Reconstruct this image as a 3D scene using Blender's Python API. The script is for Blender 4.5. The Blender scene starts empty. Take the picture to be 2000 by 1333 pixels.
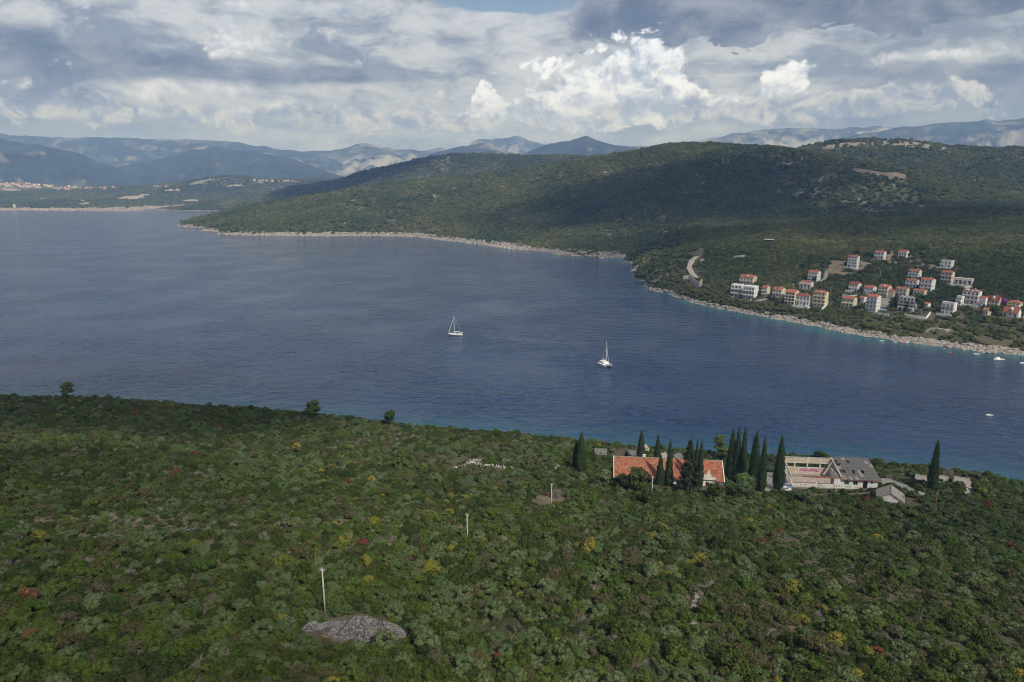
import bpy, bmesh, math, random
import numpy as np
from mathutils import Vector, Matrix
random.seed(7); RNG = np.random.default_rng(7)
SC = bpy.context.scene
COL = SC.collection
R = math.radians

# ------------------------------------------------------------------ camera
CAM_H, PITCH, FOC = 125.0, R(12.72), 1333.3      # metres above the sea, tilt down, focal length in photo pixels
cd = bpy.data.cameras.new('camera'); cam = bpy.data.objects.new('camera', cd); COL.objects.link(cam)
cd.sensor_width = 36.0; cd.lens = 24.0; cd.clip_start = 1.0; cd.clip_end = 80000.0
cam.location = (0, 0, CAM_H); cam.rotation_euler = (math.pi/2 - PITCH, 0, 0)
SC.camera = cam
def ray(px, py):
    r, u = (px - 1000.0)/FOC, (666.5 - py)/FOC
    return np.array([r, math.cos(PITCH) + u*math.sin(PITCH), -math.sin(PITCH) + u*math.cos(PITCH)])
def at_z(px, py, z):
    d = ray(px, py); t = (z - CAM_H)/d[2]; return np.array([d[0]*t, d[1]*t, z])
def at_y(px, py, Y):
    d = ray(px, py); t = Y/d[1]; return np.array([d[0]*t, Y, CAM_H + d[2]*t])
def to_px(p):
    x, y, z = p[0], p[1], p[2]-CAM_H
    f = y*math.cos(PITCH) - z*math.sin(PITCH); u = y*math.sin(PITCH) + z*math.cos(PITCH)
    return 1000 + FOC*x/f, 666.5 - FOC*u/f

# ------------------------------------------------------------------ sky, sun, exposure
SUN_EL, SUN_DIR = R(45), (0.52, -0.854)          # the sun stands behind the viewer, over the right shoulder
world = bpy.data.worlds.new('World'); SC.world = world; world.use_nodes = True
class Sk:
    """tiny expression wrapper round shader sockets"""
    def __init__(s, t, v): s.t, s.v = t, v
    def _m(s, op, *a, clamp=False):
        n = s.t.nodes.new('ShaderNodeMath'); n.operation = op; n.use_clamp = clamp
        for i, q in enumerate((s,)+a):
            q = q.v if isinstance(q, Sk) else q
            if isinstance(q, (int, float)): n.inputs[i].default_value = q
            else: s.t.links.new(q, n.inputs[i])
        return Sk(s.t, n.outputs[0])
    def __add__(s, o): return s._m('ADD', o)
    __radd__ = __add__
    def __sub__(s, o): return s._m('SUBTRACT', o)
    def __rsub__(s, o): return (s*-1.0) + o
    def __mul__(s, o): return s._m('MULTIPLY', o)
    __rmul__ = __mul__
    def __truediv__(s, o): return s._m('DIVIDE', o)
    def f(s, op, *a): return s._m(op, *a)
    def sat(s): return s._m('ADD', 0.0, clamp=True)
    def sm(s, a, b):
        n = s.t.nodes.new('ShaderNodeMapRange'); n.interpolation_type = 'SMOOTHSTEP'
        s.t.links.new(s.v, n.inputs[0]); n.inputs[1].default_value = a; n.inputs[2].default_value = b
        return Sk(s.t, n.outputs[0])
def vec(t, x, y, z):
    n = t.nodes.new('ShaderNodeCombineXYZ')
    for i, q in enumerate((x, y, z)):
        q = q.v if isinstance(q, Sk) else q
        if isinstance(q, (int, float)): n.inputs[i].default_value = q
        else: t.links.new(q, n.inputs[i])
    return n.outputs[0]
def noise(t, v, scale=1.0, detail=4.0, rough=0.55, dist=0.0, kind='FBM', dim='3D'):
    n = t.nodes.new('ShaderNodeTexNoise'); n.noise_dimensions = dim
    try: n.noise_type = kind
    except Exception: pass
    t.links.new(v, n.inputs['Vector']); n.inputs['Scale'].default_value = scale; n.inputs['Detail'].default_value = detail
    n.inputs['Roughness'].default_value = rough; n.inputs['Distortion'].default_value = dist
    return Sk(t, n.outputs[0])
def voro(t, v, scale, detail=3.0, rough=0.5):
    n = t.nodes.new('ShaderNodeTexVoronoi'); n.feature = 'F1'; n.normalize = True; n.voronoi_dimensions = '2D'
    t.links.new(v, n.inputs['Vector']); n.inputs['Scale'].default_value = scale
    n.inputs['Detail'].default_value = detail; n.inputs['Roughness'].default_value = rough
    return Sk(t, n.outputs['Distance'])
def cmix(t, fac, a, b):
    n = t.nodes.new('ShaderNodeMix'); n.data_type = 'RGBA'; n.clamp_factor = True
    fac = fac.v if isinstance(fac, Sk) else fac
    if isinstance(fac, (int, float)): n.inputs[0].default_value = fac
    else: t.links.new(fac, n.inputs[0])
    for i, q in ((6, a), (7, b)):
        if isinstance(q, tuple): n.inputs[i].default_value = (*q, 1.0) if len(q) == 3 else q
        else: t.links.new(q, n.inputs[i])
    return n.outputs[2]
def build_sky():
    t = world.node_tree; t.nodes.clear()
    out = t.nodes.new('ShaderNodeOutputWorld'); bg = t.nodes.new('ShaderNodeBackground')
    t.links.new(bg.outputs[0], out.inputs[0]); bg.inputs[1].default_value = 0.1
    sky = t.nodes.new('ShaderNodeTexSky'); sky.sky_type = 'NISHITA'; sky.sun_disc = False
    sky.sun_elevation = SUN_EL; sky.sun_rotation = math.atan2(SUN_DIR[0], SUN_DIR[1]); sky.altitude = 0
    tc = t.nodes.new('ShaderNodeTexCoord'); sp = t.nodes.new('ShaderNodeSeparateXYZ')
    t.links.new(tc.outputs['Generated'], sp.inputs[0])
    x, y, z = (Sk(t, o) for o in sp.outputs)
    U = x.f('ARCTAN2', y)*10.0                  # azimuth and height above the horizon, tenths of a radian
    V = z.f('ARCSINE')*10.0
    zz = z.f('MAXIMUM', 0.0) + 0.13
    dx, dy = x/zz, y/zz                          # the same direction on a flat cloud ceiling
    def uv(px, py):
        d = ray(px, py); d = d/np.linalg.norm(d); return math.atan2(d[0], d[1])*10, math.asin(d[2])*10
    def blob(px, py, wpx, hpx):                  # a broad mass of cloud in one direction of the sky
        u, v = uv(px, py); a, b = wpx/133.0, hpx/133.0
        e = ((U-u)/a); g = ((V-v)/b)
        return (e*e + g*g)._m('MULTIPLY', -1.0).f('EXPONENT')
    def nz(u, v, seed, detail, rough=0.56, dist=0.0, kind='FBM'):
        return noise(t, vec(t, u + seed*7.31, v + seed*3.77, 0.0), 1.0, detail, rough, dist, kind, '2D')
    warp = nz(U*1.1, V*2.0, 3.1, 1.5) - 0.5
    warp2 = nz(U*1.1, V*2.0, 8.7, 1.5) - 0.5
    Uw, Vw = U + warp*0.5, V + warp2*0.22
    # ---- high veil: broken grey-lavender stratus over blue
    col = sky.outputs[0]
    v1 = nz(dx*0.55, dy*0.55, 1.0, 6, 0.58)
    v2 = nz(Uw*0.7, Vw*2.0, 20.0, 6, 0.6)
    dens = v1*0.45 + v2*0.55 + V.sm(1.6, 0.8)*0.2 + blob(400, 70, 620, 130)*0.12 + blob(1600, 60, 600, 140)*0.16 - blob(1000, -6, 165, 30)*0.42
    cov = dens.sm(0.35, 0.45)
    tone = nz(Uw*0.75, Vw*1.9, 33.0, 8, 0.66)
    lum = tone.sm(0.34, 0.64)
    veil = cmix(t, lum, (2.5, 3.0, 4.1), (6.2, 6.7, 7.7))
    col = cmix(t, cov*0.97, col, veil)
    # ---- cumulus: billowing heads, bright where they face the sun, grey below
    def field(u, v, s, seed):
        a = nz(u*s, v*s*1.35, seed, 6, 0.57)
        b = voro(t, vec(t, u*s*2.3 + seed, v*s*2.9 + seed, 0.0), 1.0, 3.0, 0.66)
        return a*0.60 + (1.0 - b*1.15)*0.40
    def cumulus(col, bias, s, seed, lit, shade, th, soft, eps=0.10, gain=3.2, lift=0.5, op=1.0, base=None):
        f1 = field(Uw, Vw, s, seed); f2 = field(Uw + eps*0.35, Vw + eps*0.9, s, seed)
        d = (f1 + bias - th)/soft
        cover = d.sm(0.0, 1.0)
        li = (f1 - f2)*gain + lift - (d - 1.2).sm(0.0, 4.0)*0.12
        if base is not None: li = li + (V - base)*0.30
        c = cmix(t, li.sm(0.05, 0.95), shade, lit)
        return cmix(t, cover*op, col, c)
    low = ((V - 1.0)/0.75); low = (low*low*-1.0).f('EXPONENT')            # band where far heads stand
    col = cumulus(col, low*0.05 + blob(110, 172, 115, 36)*0.34 + blob(390, 172, 130, 18)*0.30 + blob(1830, 108, 110, 12)*0.30 + blob(455, 85, 45, 80)*0.22 + blob(300, 60, 260, 60)*0.10 + blob(820, 60, 240, 60)*0.12, 0.9, 5.0, (8.8, 9.2, 10.4), (3.8, 4.4, 6.0), 0.74, 0.16, eps=0.12, gain=2.6, lift=0.58, op=0.95)
    # ---- dark ceiling: flat-bottomed cloud with long shaded bases
    d1 = nz(Uw*0.8, Vw*1.5, 54.0, 6, 0.60)
    def edge(px0, px1, py, soft=16):                                    # a mass that ends in a level base
        u0, v0 = uv(px0, py); u1, _v = uv(px1, py)
        return (U + d1*1.2).sm(u0 + 0.2, u0 + 1.1)*(U + d1*0.6).sm(u1 + 0.6, u1 - 0.4)*(V + (d1 - 0.5)*0.75 + (tone - 0.5)*0.7).sm(v0, v0 + soft/133.0)
    dk = edge(1115, 2150, 104)*1.05 + blob(1850, 150, 220, 36)*0.55 + blob(30, 220, 165, 62)*0.95 + blob(1920, 232, 300, 34)*0.85 + blob(290, 128, 330, 26)*0.62 + blob(720, 148, 100, 15)*0.62 + blob(60, 60, 220, 40)*0.25 + blob(1560, 228, 260, 14)*0.4
    dcov = (d1*0.5 + dk*0.62 - 0.27).sm(0.10, 0.36)
    dtone = nz(Uw*1.1, Vw*2.0, 60.0, 7, 0.62)
    lift = (V - 1.9).sm(0.0, 1.0)*0.14
    col = cmix(t, dcov*0.94, col, cmix(t, (dtone + lift).sm(0.30, 0.74), (1.1, 1.45, 2.35), (3.3, 3.7, 4.6)))
    # ---- the great white head over the hills and the small grey ones in front of it
    big = blob(1195, 158, 150, 72)*1.08 + blob(1110, 226, 220, 32)*0.80 + blob(948, 182, 24, 40)*0.82 + blob(1290, 140, 50, 40)*0.55 + blob(1540, 150, 50, 34)*0.85 + blob(640, 264, 16, 7)*0.55 + blob(1440, 196, 130, 18)*0.55
    col = cumulus(col, big*0.46, 1.1, 12.0, (10.2, 10.9, 12.8), (4.0, 4.8, 6.8), 0.80, 0.08, eps=0.16, gain=3.2, lift=0.46, base=0.95)
    col = cumulus(col, low*0.08 + blob(1480, 212, 330, 26)*0.30 + blob(760, 238, 230, 24)*0.30 + blob(330, 225, 300, 30)*0.26 + blob(1820, 190, 130, 20)*0.22, 1.35, 77.0, (7.8, 8.1, 9.0), (2.6, 3.2, 4.7), 0.76, 0.13, eps=0.12, gain=3.2, lift=0.44, op=0.94)
    # ---- thicker air near the horizon
    hz = V.sm(1.5, 0.3)
    col = cmix(t, hz*0.55, col, (3.3, 4.1, 6.6))
    t.links.new(col, bg.inputs[0])
build_sky()
world.cycles.sampling_method = 'MANUAL'; world.cycles.sample_map_resolution = 512
sl = bpy.data.lights.new('sun', 'SUN'); sun = bpy.data.objects.new('sun', sl); COL.objects.link(sun)
sl.energy = 4.5; sl.angle = R(0.5); sl.color = (1.0, 0.95, 0.86)
_sd = Vector((SUN_DIR[0]*math.cos(SUN_EL), SUN_DIR[1]*math.cos(SUN_EL), math.sin(SUN_EL)))
sun.rotation_euler = _sd.to_track_quat('Z', 'Y').to_euler(); sun.location = (300, -400, 600)
vs = SC.view_settings; vs.view_transform = 'Standard'; vs.look = 'None'; vs.exposure = 0.0; vs.gamma = 1.0; vs.use_curve_mapping = False
SC.render.engine = 'CYCLES'
cy = SC.cycles; cy.use_denoising = True; cy.max_bounces = 5; cy.diffuse_bounces = 2; cy.glossy_bounces = 2
cy.transmission_bounces = 2; cy.volume_bounces = 0; cy.transparent_max_bounces = 8; cy.use_adaptive_sampling = True; cy.filter_width = 1.05

# ------------------------------------------------------------------ helpers
def _hash(ix, iy, seed):
    h = (ix.astype(np.int64)*374761393 + iy.astype(np.int64)*668265263 + seed*1442695041) & 0xFFFFFFFF
    h = ((h ^ (h >> 13))*1274126177) & 0xFFFFFFFF
    return ((h ^ (h >> 16)) & 0xFFFF)/65535.0
def vnoise(x, y, seed=0):
    ix, iy = np.floor(x), np.floor(y); fx, fy = x-ix, y-iy
    u, v = fx*fx*fx*(fx*(fx*6-15)+10), fy*fy*fy*(fy*(fy*6-15)+10)
    a, b, c, d = _hash(ix, iy, seed), _hash(ix+1, iy, seed), _hash(ix, iy+1, seed), _hash(ix+1, iy+1, seed)
    return (a*(1-u)+b*u)*(1-v) + (c*(1-u)+d*u)*v
def fbm(x, y, seed=0, oct=5, gain=0.5, ridge=False):
    s, amp, tot, c, sn = 0.0, 1.0, 0.0, 0.8, 0.6
    for o in range(oct):
        n = vnoise(x, y, seed+o*17)
        if ridge: n = 1.0-np.abs(2*n-1)
        s = s + n*amp; tot += amp; amp *= gain
        x, y = (x*c - y*sn)*2.03 + 11.3, (x*sn + y*c)*2.03 + 5.7
    return s/tot
def px_scale(p):
    """metres per photo pixel at a point, across and upward"""
    f = (p[1]*math.cos(PITCH) - (p[2]-CAM_H)*math.sin(PITCH))/FOC; return f*math.cos(math.atan2(p[0], p[1])), f
def mesh_obj(name, verts, faces, mat=None, parent=None, smooth=False):
    me = bpy.data.meshes.new(name); me.from_pydata([tuple(map(float, v)) for v in verts], [], [tuple(map(int, f)) for f in faces]); me.update()
    return link(name, me, mat, parent, smooth)
def fast_mesh(name, V, F):
    """V (n,3), F (m,k) with constant k"""
    V = np.ascontiguousarray(V, dtype=np.float32); F = np.ascontiguousarray(F, dtype=np.int32)
    me = bpy.data.meshes.new(name); k = F.shape[1]
    me.vertices.add(len(V)); me.vertices.foreach_set('co', V.ravel())
    me.loops.add(F.size); me.loops.foreach_set('vertex_index', F.ravel())
    me.polygons.add(len(F)); me.polygons.foreach_set('loop_start', np.arange(0, F.size, k, dtype=np.int32))
    try: me.polygons.foreach_set('loop_total', np.full(len(F), k, dtype=np.int32))
    except Exception: pass
    me.update(calc_edges=True); me.validate(); return me
def link(name, me, mat=None, parent=None, smooth=False):
    if mat is not None and not me.materials: me.materials.append(mat)
    if smooth and hasattr(me, 'polygons'): me.polygons.foreach_set('use_smooth', np.ones(len(me.polygons), dtype=bool))
    o = bpy.data.objects.new(name, me); COL.objects.link(o)
    if parent is not None: o.parent = parent
    return o
def empty(name, loc=(0, 0, 0), rz=0.0):
    o = bpy.data.objects.new(name, None); COL.objects.link(o); o.location = tuple(map(float, loc)); o.rotation_euler = (0, 0, rz)
    o.empty_display_size = 0.5; return o
def tag(o, label=None, cat=None, group=None, kind=None):
    if label: o['label'] = label
    if cat: o['category'] = cat
    if group: o['group'] = group
    if kind: o['kind'] = kind
    return o
class MB:
    """collects boxes, prisms and tubes; build() links them as one mesh"""
    def __init__(s): s.v, s.f = [], []
    def add(s, V, F):
        n = len(s.v); s.v += [tuple(map(float, p)) for p in V]; s.f += [tuple(i+n for i in f) for f in F]; return s
    def box(s, x0, x1, y0, y1, z0, z1):
        return s.add([(x0,y0,z0),(x1,y0,z0),(x1,y1,z0),(x0,y1,z0),(x0,y0,z1),(x1,y0,z1),(x1,y1,z1),(x0,y1,z1)],
                     [(0,3,2,1),(4,5,6,7),(0,1,5,4),(1,2,6,5),(2,3,7,6),(3,0,4,7)])
    def prism(s, poly, axis, a, b):
        """extrude a 2-D polygon: axis 'x' (y,z), 'y' (x,z) or 'z' (x,y)"""
        m = {'x': lambda p, q: (q, p[0], p[1]), 'y': lambda p, q: (p[0], q, p[1]), 'z': lambda p, q: (p[0], p[1], q)}[axis]
        n = len(poly); V = [m(p, a) for p in poly] + [m(p, b) for p in poly]
        return s.add(V, [tuple(range(n))[::-1], tuple(range(n, 2*n))] + [(i, (i+1) % n, n+(i+1) % n, n+i) for i in range(n)])
    def tube(s, p0, p1, r0, r1=None, n=8):
        r1 = r0 if r1 is None else r1
        a, b = Vector(p0), Vector(p1); d = (b-a).normalized(); q = d.to_track_quat('Z', 'Y')
        V = []
        for p, r in ((a, r0), (b, r1)):
            for i in range(n):
                w = 2*math.pi*i/n; V.append(p + q @ Vector((r*math.cos(w), r*math.sin(w), 0)))
        return s.add(V, [(i, (i+1) % n, n+(i+1) % n, n+i) for i in range(n)] + [tuple(range(n))[::-1], tuple(range(n, 2*n))])
    def loft(s, rings, cap=True):
        n = len(rings[0]); V = [p for r in rings for p in r]; F = []
        for k in range(len(rings)-1):
            for i in range(n): F.append((k*n+i, k*n+(i+1) % n, (k+1)*n+(i+1) % n, (k+1)*n+i))
        if cap: F += [tuple(range(n))[::-1], tuple(range((len(rings)-1)*n, len(rings)*n))]
        return s.add(V, F)
    def mesh(s, name):
        me = bpy.data.meshes.new(name); me.from_pydata(s.v, [], s.f); me.update()
        bm = bmesh.new(); bm.from_mesh(me); bmesh.ops.recalc_face_normals(bm, faces=bm.faces); bm.to_mesh(me); bm.free(); return me
    def build(s, name, mat, parent=None, smooth=False): return link(name, s.mesh(name), mat, parent, smooth)
def children(o): return [c for c in list(COL.objects) if c.parent is o]

# ------------------------------------------------------------------ materials
MAT = {}
def material(name, rough=0.8, spec=0.3):
    m = bpy.data.materials.new(name); m.use_nodes = True; t = m.node_tree
    b = t.nodes['Principled BSDF']; b.inputs['Roughness'].default_value = rough
    b.inputs['Specular IOR Level'].default_value = spec; MAT[name] = m
    return m, t, b
def coords(t, what='Object'):
    n = t.nodes.new('ShaderNodeTexCoord'); return n.outputs[what]
def plain(name, c, var=0.12, scale=1.5, rough=0.8, spec=0.3, dirt=None, bump=0.0, coord='Object'):
    """one colour, unevenly weathered; dirt mixes a second colour in blotches"""
    m, t, b = material(name, rough, spec); v = coords(t, coord)
    n = noise(t, v, scale, 5, 0.6)
    lo = tuple(q*(1-var*1.6) for q in c); hi = tuple(min(1, q*(1+var)) for q in c)
    col = cmix(t, n.sm(0.3, 0.7), lo, hi)
    if dirt:
        d = noise(t, v, scale*0.45, 6, 0.65); col = cmix(t, d.sm(0.52, 0.72), col, dirt)
    t.links.new(col, b.inputs['Base Color'])
    if bump:
        bp = t.nodes.new('ShaderNodeBump'); bp.inputs['Strength'].default_value = bump; t.links.new(n.v, bp.inputs['Height']); t.links.new(bp.outputs[0], b.inputs['Normal'])
    return m
def ramp(t, fac, stops):
    n = t.nodes.new('ShaderNodeValToRGB'); e = n.color_ramp.elements
    while len(e) < len(stops): e.new(0.5)
    for i, (p, c) in enumerate(stops): e[i].position = p; e[i].color = (*c, 1)
    t.links.new(fac.v if isinstance(fac, Sk) else fac, n.inputs[0]); return n.outputs[0]
def foliage(name, stops, patch=None, rough=0.75):
    """leaf colour: every plant its own tone, broad patches of other species over the slope"""
    m, t, b = material(name, rough, 0.25)
    oi = t.nodes.new('ShaderNodeObjectInfo')
    v = coords(t, 'Object'); fine = noise(t, v, 2.2, 3, 0.6)
    fac = Sk(t, oi.outputs['Random'])
    if patch:
        big = noise(t, oi.outputs['Location'], patch, 3, 0.6); fac = (fac*0.62 + (big - 0.5)*1.7 + 0.19).sat()
    c = ramp(t, fac, stops)
    hs = t.nodes.new('ShaderNodeHueSaturation'); t.links.new(c, hs.inputs['Color'])
    t.links.new((fine*0.9 + 0.55).v, hs.inputs['Value']); t.links.new(hs.outputs[0], b.inputs['Base Color'])
    tr = t.nodes.new('ShaderNodeBsdfTranslucent'); t.links.new(hs.outputs[0], tr.inputs[0])
    mx = t.nodes.new('ShaderNodeMixShader'); mx.inputs[0].default_value = 0.18
    out = t.nodes['Material Output']
    t.links.new(b.outputs[0], mx.inputs[1]); t.links.new(tr.outputs[0], mx.inputs[2]); t.links.new(mx.outputs[0], out.inputs[0])
    return m

# ------------------------------------------------------------------ terrain heights
class RBF:
    """smooth surface through scattered points (multiquadric)"""
    def __init__(s, P, z, c):
        s.P, s.c = np.array(P, float), c
        d = np.sqrt(((s.P[:, None]-s.P[None])**2).sum(-1) + c*c)
        n = len(P); A = np.zeros((n+1, n+1)); A[:n, :n] = d; A[:n, n] = 1; A[n, :n] = 1
        s.w = np.linalg.lstsq(A, np.append(np.array(z, float), 0.0), rcond=1e-10)[0]
    def __call__(s, x, y):
        x = np.asarray(x, float); y = np.asarray(y, float); sh = x.shape; x, y = x.ravel(), y.ravel(); out = np.full(x.shape, s.w[-1])
        for (px, py), w in zip(s.P, s.w[:-1]): out += w*np.sqrt((x-px)**2 + (y-py)**2 + s.c**2)
        return out.reshape(sh)
# --- the headland across the bay: shore points lie on the water, crest points at a distance judged from what stands before and behind
shoreA = [(350,441),(375,444),(400,450),(430,457),(500,460),(560,461),(630,461),(700,461),(760,461),(810,463),(900,473),(1000,486),(1100,497),(1200,503),(1255,505)]
shoreB = [(1246,516),(1234,528),(1238,545),(1262,557),(1290,570),(1340,586),(1400,601),(1500,619),(1600,637),(1700,657),(1800,670),(1900,682),(2000,693),(2150,712),(2400,745)]
crest = [(385,435,2430),(455,413,2550),(560,400,2600),(700,376,2600),(850,357,2550),(990,340,2450),(1137,314,2350),(1250,296,2250),(1350,284,2150),(1430,286,2100),(1500,290,2050),(1600,303,1950),(1700,325,1850),(1770,346,1750),
         (437,393,3900),(520,381,3850),(595,370,3750),(700,341,3600),(800,322,3500),(875,313,3400),(980,309,3300),(1137,313,3050),
         (1615,286,2500),(1660,279,2520),(1745,275,2480),(1800,281,2440),(1850,288,2400),(1920,294,2380),(2000,297,2360),(2200,300,2300),(2400,305,2300),
         (1300,489,1130),(1400,461,1180),(1500,446,1230),(1650,431,1270),(1825,421,1300),(2000,416,1300),(2250,412,1300),
         (1420,458,1480),(1560,438,1540),(1650,429,1560),(1825,419,1560),(2000,413,1560),(2250,410,1560)]
free = [(-950,3050,-15),(-1300,3300,-15),(-1000,3400,-10),(-1500,3700,-12),(-1650,2600,-15),(-1000,2850,-10),(-620,3000,28),(-300,3000,60),(0,2900,105),(-480,2850,40),(850,2250,188),(950,2240,190),(1060,2170,172),(1110,2080,150),(1130,1960,140),(400,2800,170),(800,2800,180),(1250,2900,190),
        (-1200,4600,30),(-700,4400,130),(0,4000,190),(700,3500,200),(1700,3000,200),(2300,2700,220)]
P, Z = [], []
for q in shoreA + shoreB:
    w = at_z(*q, 0.0); P.append(w[:2]); Z.append(0.5)
    L = np.hypot(*w[:2]); k = (L - min(130, L*0.12))/L; P.append(w[:2]*k); Z.append(-13)
for q in [(345,411.5),(390,412.5),(440,413.5)]:
    w = at_z(*q, 0.0); P.append(w[:2]); Z.append(0.5); P.append(w[:2]*0.95); Z.append(-12)
for a, b, Y in crest:
    w = at_y(a, b, Y); P.append(w[:2]); Z.append(w[2])
for q in [(1178,511),(1195,515),(1212,520),(1222,526)]: w = at_z(*q, 0.0); P.append(w[:2]); Z.append(-11)
for a in free: P.append(a[:2]); Z.append(a[2])
_rb = RBF(P, Z, 60.0)
def h_head(x, y):
    x = np.asarray(x, float); y = np.asarray(y, float)
    b = _rb(x, y); q = np.clip((b-0.3)/2.2, 0, 1); b = b + 4.5*q*q*(3-2*q); m = np.clip(b/25.0, 0, 1)
    return b + m*((fbm(x/230, y/230, 3, 5)-0.5)*26 + (fbm(x/60, y/60, 5, 4)-0.5)*7) + (fbm(x/22, y/22, 9, 4)-0.5)*5*np.clip(1-np.abs(b)/14, 0.25, 1)
# --- the far coast beyond the bay mouth
farP = [(-500,410,None),(-250,411,None),(0,411,None),(100,411.5,None),(200,412,None),(280,410.5,None),(300,408,None),(318,406,None),(345,405.5,None),(420,405.5,None),(520,405,None)]
farC = [(-300,372,5000),(0,375,5050),(100,379,4950),(200,383,4800),(-300,355,5700),(0,358,5600),(60,360,5600),(150,364,5700),(230,368,5900),(300,366,5900),(340,360,5600),(380,353,5250),(430,347,5150),(500,348,5300),(560,353,5500),(640,350,5700),(720,350,5900),(900,350,5900),
        (260,391,4560),(330,386,4750),(420,378,4800),(500,374,4900),(600,368,5000),(330,396,4500),(430,394,4550),(560,385,4700),(0,395,4350),(120,397,4330)]
P, Z = [], []
for a, b, _ in farP:
    w = at_z(a, b, 0.0); P.append(w[:2]); Z.append(0.5); P.append(w[:2]*0.95); Z.append(-14)
for a, b, Y in farC:
    w = at_y(a, b, Y); P.append(w[:2]); Z.append(w[2])
for x in (-6500, -5000, -3500, -2000, -500): P.append((x, 7200)); Z.append(10)
_rf = RBF(P, Z, 140.0)
def h_far(x, y):
    x = np.asarray(x, float); y = np.asarray(y, float)
    b = _rf(x, y); m = np.clip(b/30.0, 0, 1)
    return b + m*((fbm(x/420, y/420, 23, 5)-0.5)*16) + (fbm(x/60, y/60, 29, 4)-0.5)*6
# --- the slope below the viewer: the brink seen against the water, then up inland
brink = [(-700,726),(-350,745),(0,769),(150,773),(300,780),(450,790),(600,806),(750,822),(900,836),(1050,848),(1200,861),(1330,871),(1500,884),(1650,893),(1800,908),(1900,918),(2000,932),(2300,968),(2700,1010)]
BR = np.array([at_z(a, b, 10.5) for a, b in brink])
_th = math.atan2(BR[-4][1]-BR[2][1], BR[-4][0]-BR[2][0])
def d_in(x, y):
    """metres inland of the brink"""
    return (np.interp(x, BR[:, 0], BR[:, 1]) - np.asarray(y, float))*math.cos(_th)
_pd = np.array([-200,-60,-22,-10,0,30,60,100,150,200,260,320,420,600]); _pz = np.array([-30,-14,-6,2,8.5,12.5,17,25.5,38,52,70,88,104,112])
def h_near(x, y):
    x = np.asarray(x, float); y = np.asarray(y, float); d = d_in(x, y)
    d2 = d + (fbm(x/35, y/35, 41, 3)-0.5)*10
    k = np.interp(d2, _pd, _pz)
    return k + (fbm(x/55, y/55, 47, 4)-0.5)*4.5*np.clip((d+15)/40, 0, 1) + (fbm(x/9, y/9, 51, 3)-0.5)*1.0
def hit(px, py, h, t0=40.0, t1=9000.0):
    """first point of a terrain along the photo ray of a pixel"""
    d = ray(px, py); d = d/np.linalg.norm(d)
    ts = np.geomspace(t0, t1, 900); X, Y, Zr = d[0]*ts, d[1]*ts, CAM_H + d[2]*ts
    g = Zr - h(X, Y); i = np.argmax(g < 0)
    if g[i] >= 0: i = len(ts)-1
    a, b = ts[max(i-1, 0)], ts[i]
    for _ in range(24):
        m = (a+b)/2
        if CAM_H + d[2]*m - h(np.array([d[0]*m]), np.array([d[1]*m]))[0] < 0: b = m
        else: a = m
    z = float(h(np.array([d[0]*b]), np.array([d[1]*b]))[0]); return np.array([d[0]*b, d[1]*b, z])
def polar(name, h, az0, az1, naz, r0, r1, nr, zmin, mat):
    A, Rr = np.meshgrid(np.linspace(R(az0), R(az1), naz), np.geomspace(r0, r1, nr), indexing='ij')
    X, Y = Rr*np.sin(A), Rr*np.cos(A); Zz = h(X, Y)
    idx = np.arange(naz*nr).reshape(naz, nr)
    F = np.stack([idx[:-1, :-1], idx[1:, :-1], idx[1:, 1:], idx[:-1, 1:]], -1).reshape(-1, 4)
    F = F[:, ::-1]
    keep = Zz.ravel()[F].max(1) > zmin; F = F[keep]
    used = np.unique(F); remap = np.full(naz*nr, -1); remap[used] = np.arange(len(used))
    V = np.stack([X, Y, Zz], -1).reshape(-1, 3)[used]
    o = link(name, fast_mesh(name, V, remap[F]), mat, smooth=True); tag(o, kind='structure'); return o

# ------------------------------------------------------------------ ground materials
def ground_mat(name, soil, scrub, rock, rock_h, s_big, s_fine, rock_lo=0.60, rock_hi=0.70, bumpd=0.6):
    """earth, low scrub and limestone; bare rock along the water's edge and in outcrops"""
    m, t, b = material(name, 0.95, 0.1)
    g = t.nodes.new('ShaderNodeNewGeometry'); pos = g.outputs['Position']
    sp = t.nodes.new('ShaderNodeSeparateXYZ'); t.links.new(pos, sp.inputs[0]); z = Sk(t, sp.outputs[2])
    big = noise(t, pos, s_big, 6, 0.6); fine = noise(t, pos, s_fine, 5, 0.65)
    c = cmix(t, (big*0.5 + fine*0.5).sm(0.40, 0.58), soil, scrub)
    outc = noise(t, pos, s_big*2.3, 7, 0.68)
    c = cmix(t, outc.sm(rock_lo, rock_hi)*fine.sm(0.35, 0.6), c, rock)
    rk = cmix(t, fine.sm(0.3, 0.7), tuple(q*0.55 for q in rock), tuple(min(1, q*1.15) for q in rock))
    wet = (z + (fine-0.5)*2.0).sm(0.4, 1.6)
    rk = cmix(t, wet, tuple(q*0.32 for q in rock), rk)
    c = cmix(t, (z + (fine-0.5)*rock_h*1.3 + (big-0.5)*rock_h*2.0).sm(rock_h*1.15, rock_h*0.85), c, rk)
    t.links.new(c, b.inputs['Base Color'])
    bp = t.nodes.new('ShaderNodeBump'); bp.inputs['Strength'].default_value = bumpd; bp.inputs['Distance'].default_value = 0.25/s_fine
    t.links.new(fine.v, bp.inputs['Height']); t.links.new(bp.outputs[0], b.inputs['Normal'])
    return m
ground_mat('headland_ground', (0.085,0.075,0.05), (0.038,0.052,0.02), (0.33,0.29,0.25), 3.0, 0.006, 0.12, 0.54, 0.64)
ground_mat('far_ground', (0.11,0.10,0.065), (0.045,0.065,0.026), (0.36,0.31,0.27), 5.0, 0.003, 0.03)
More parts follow.
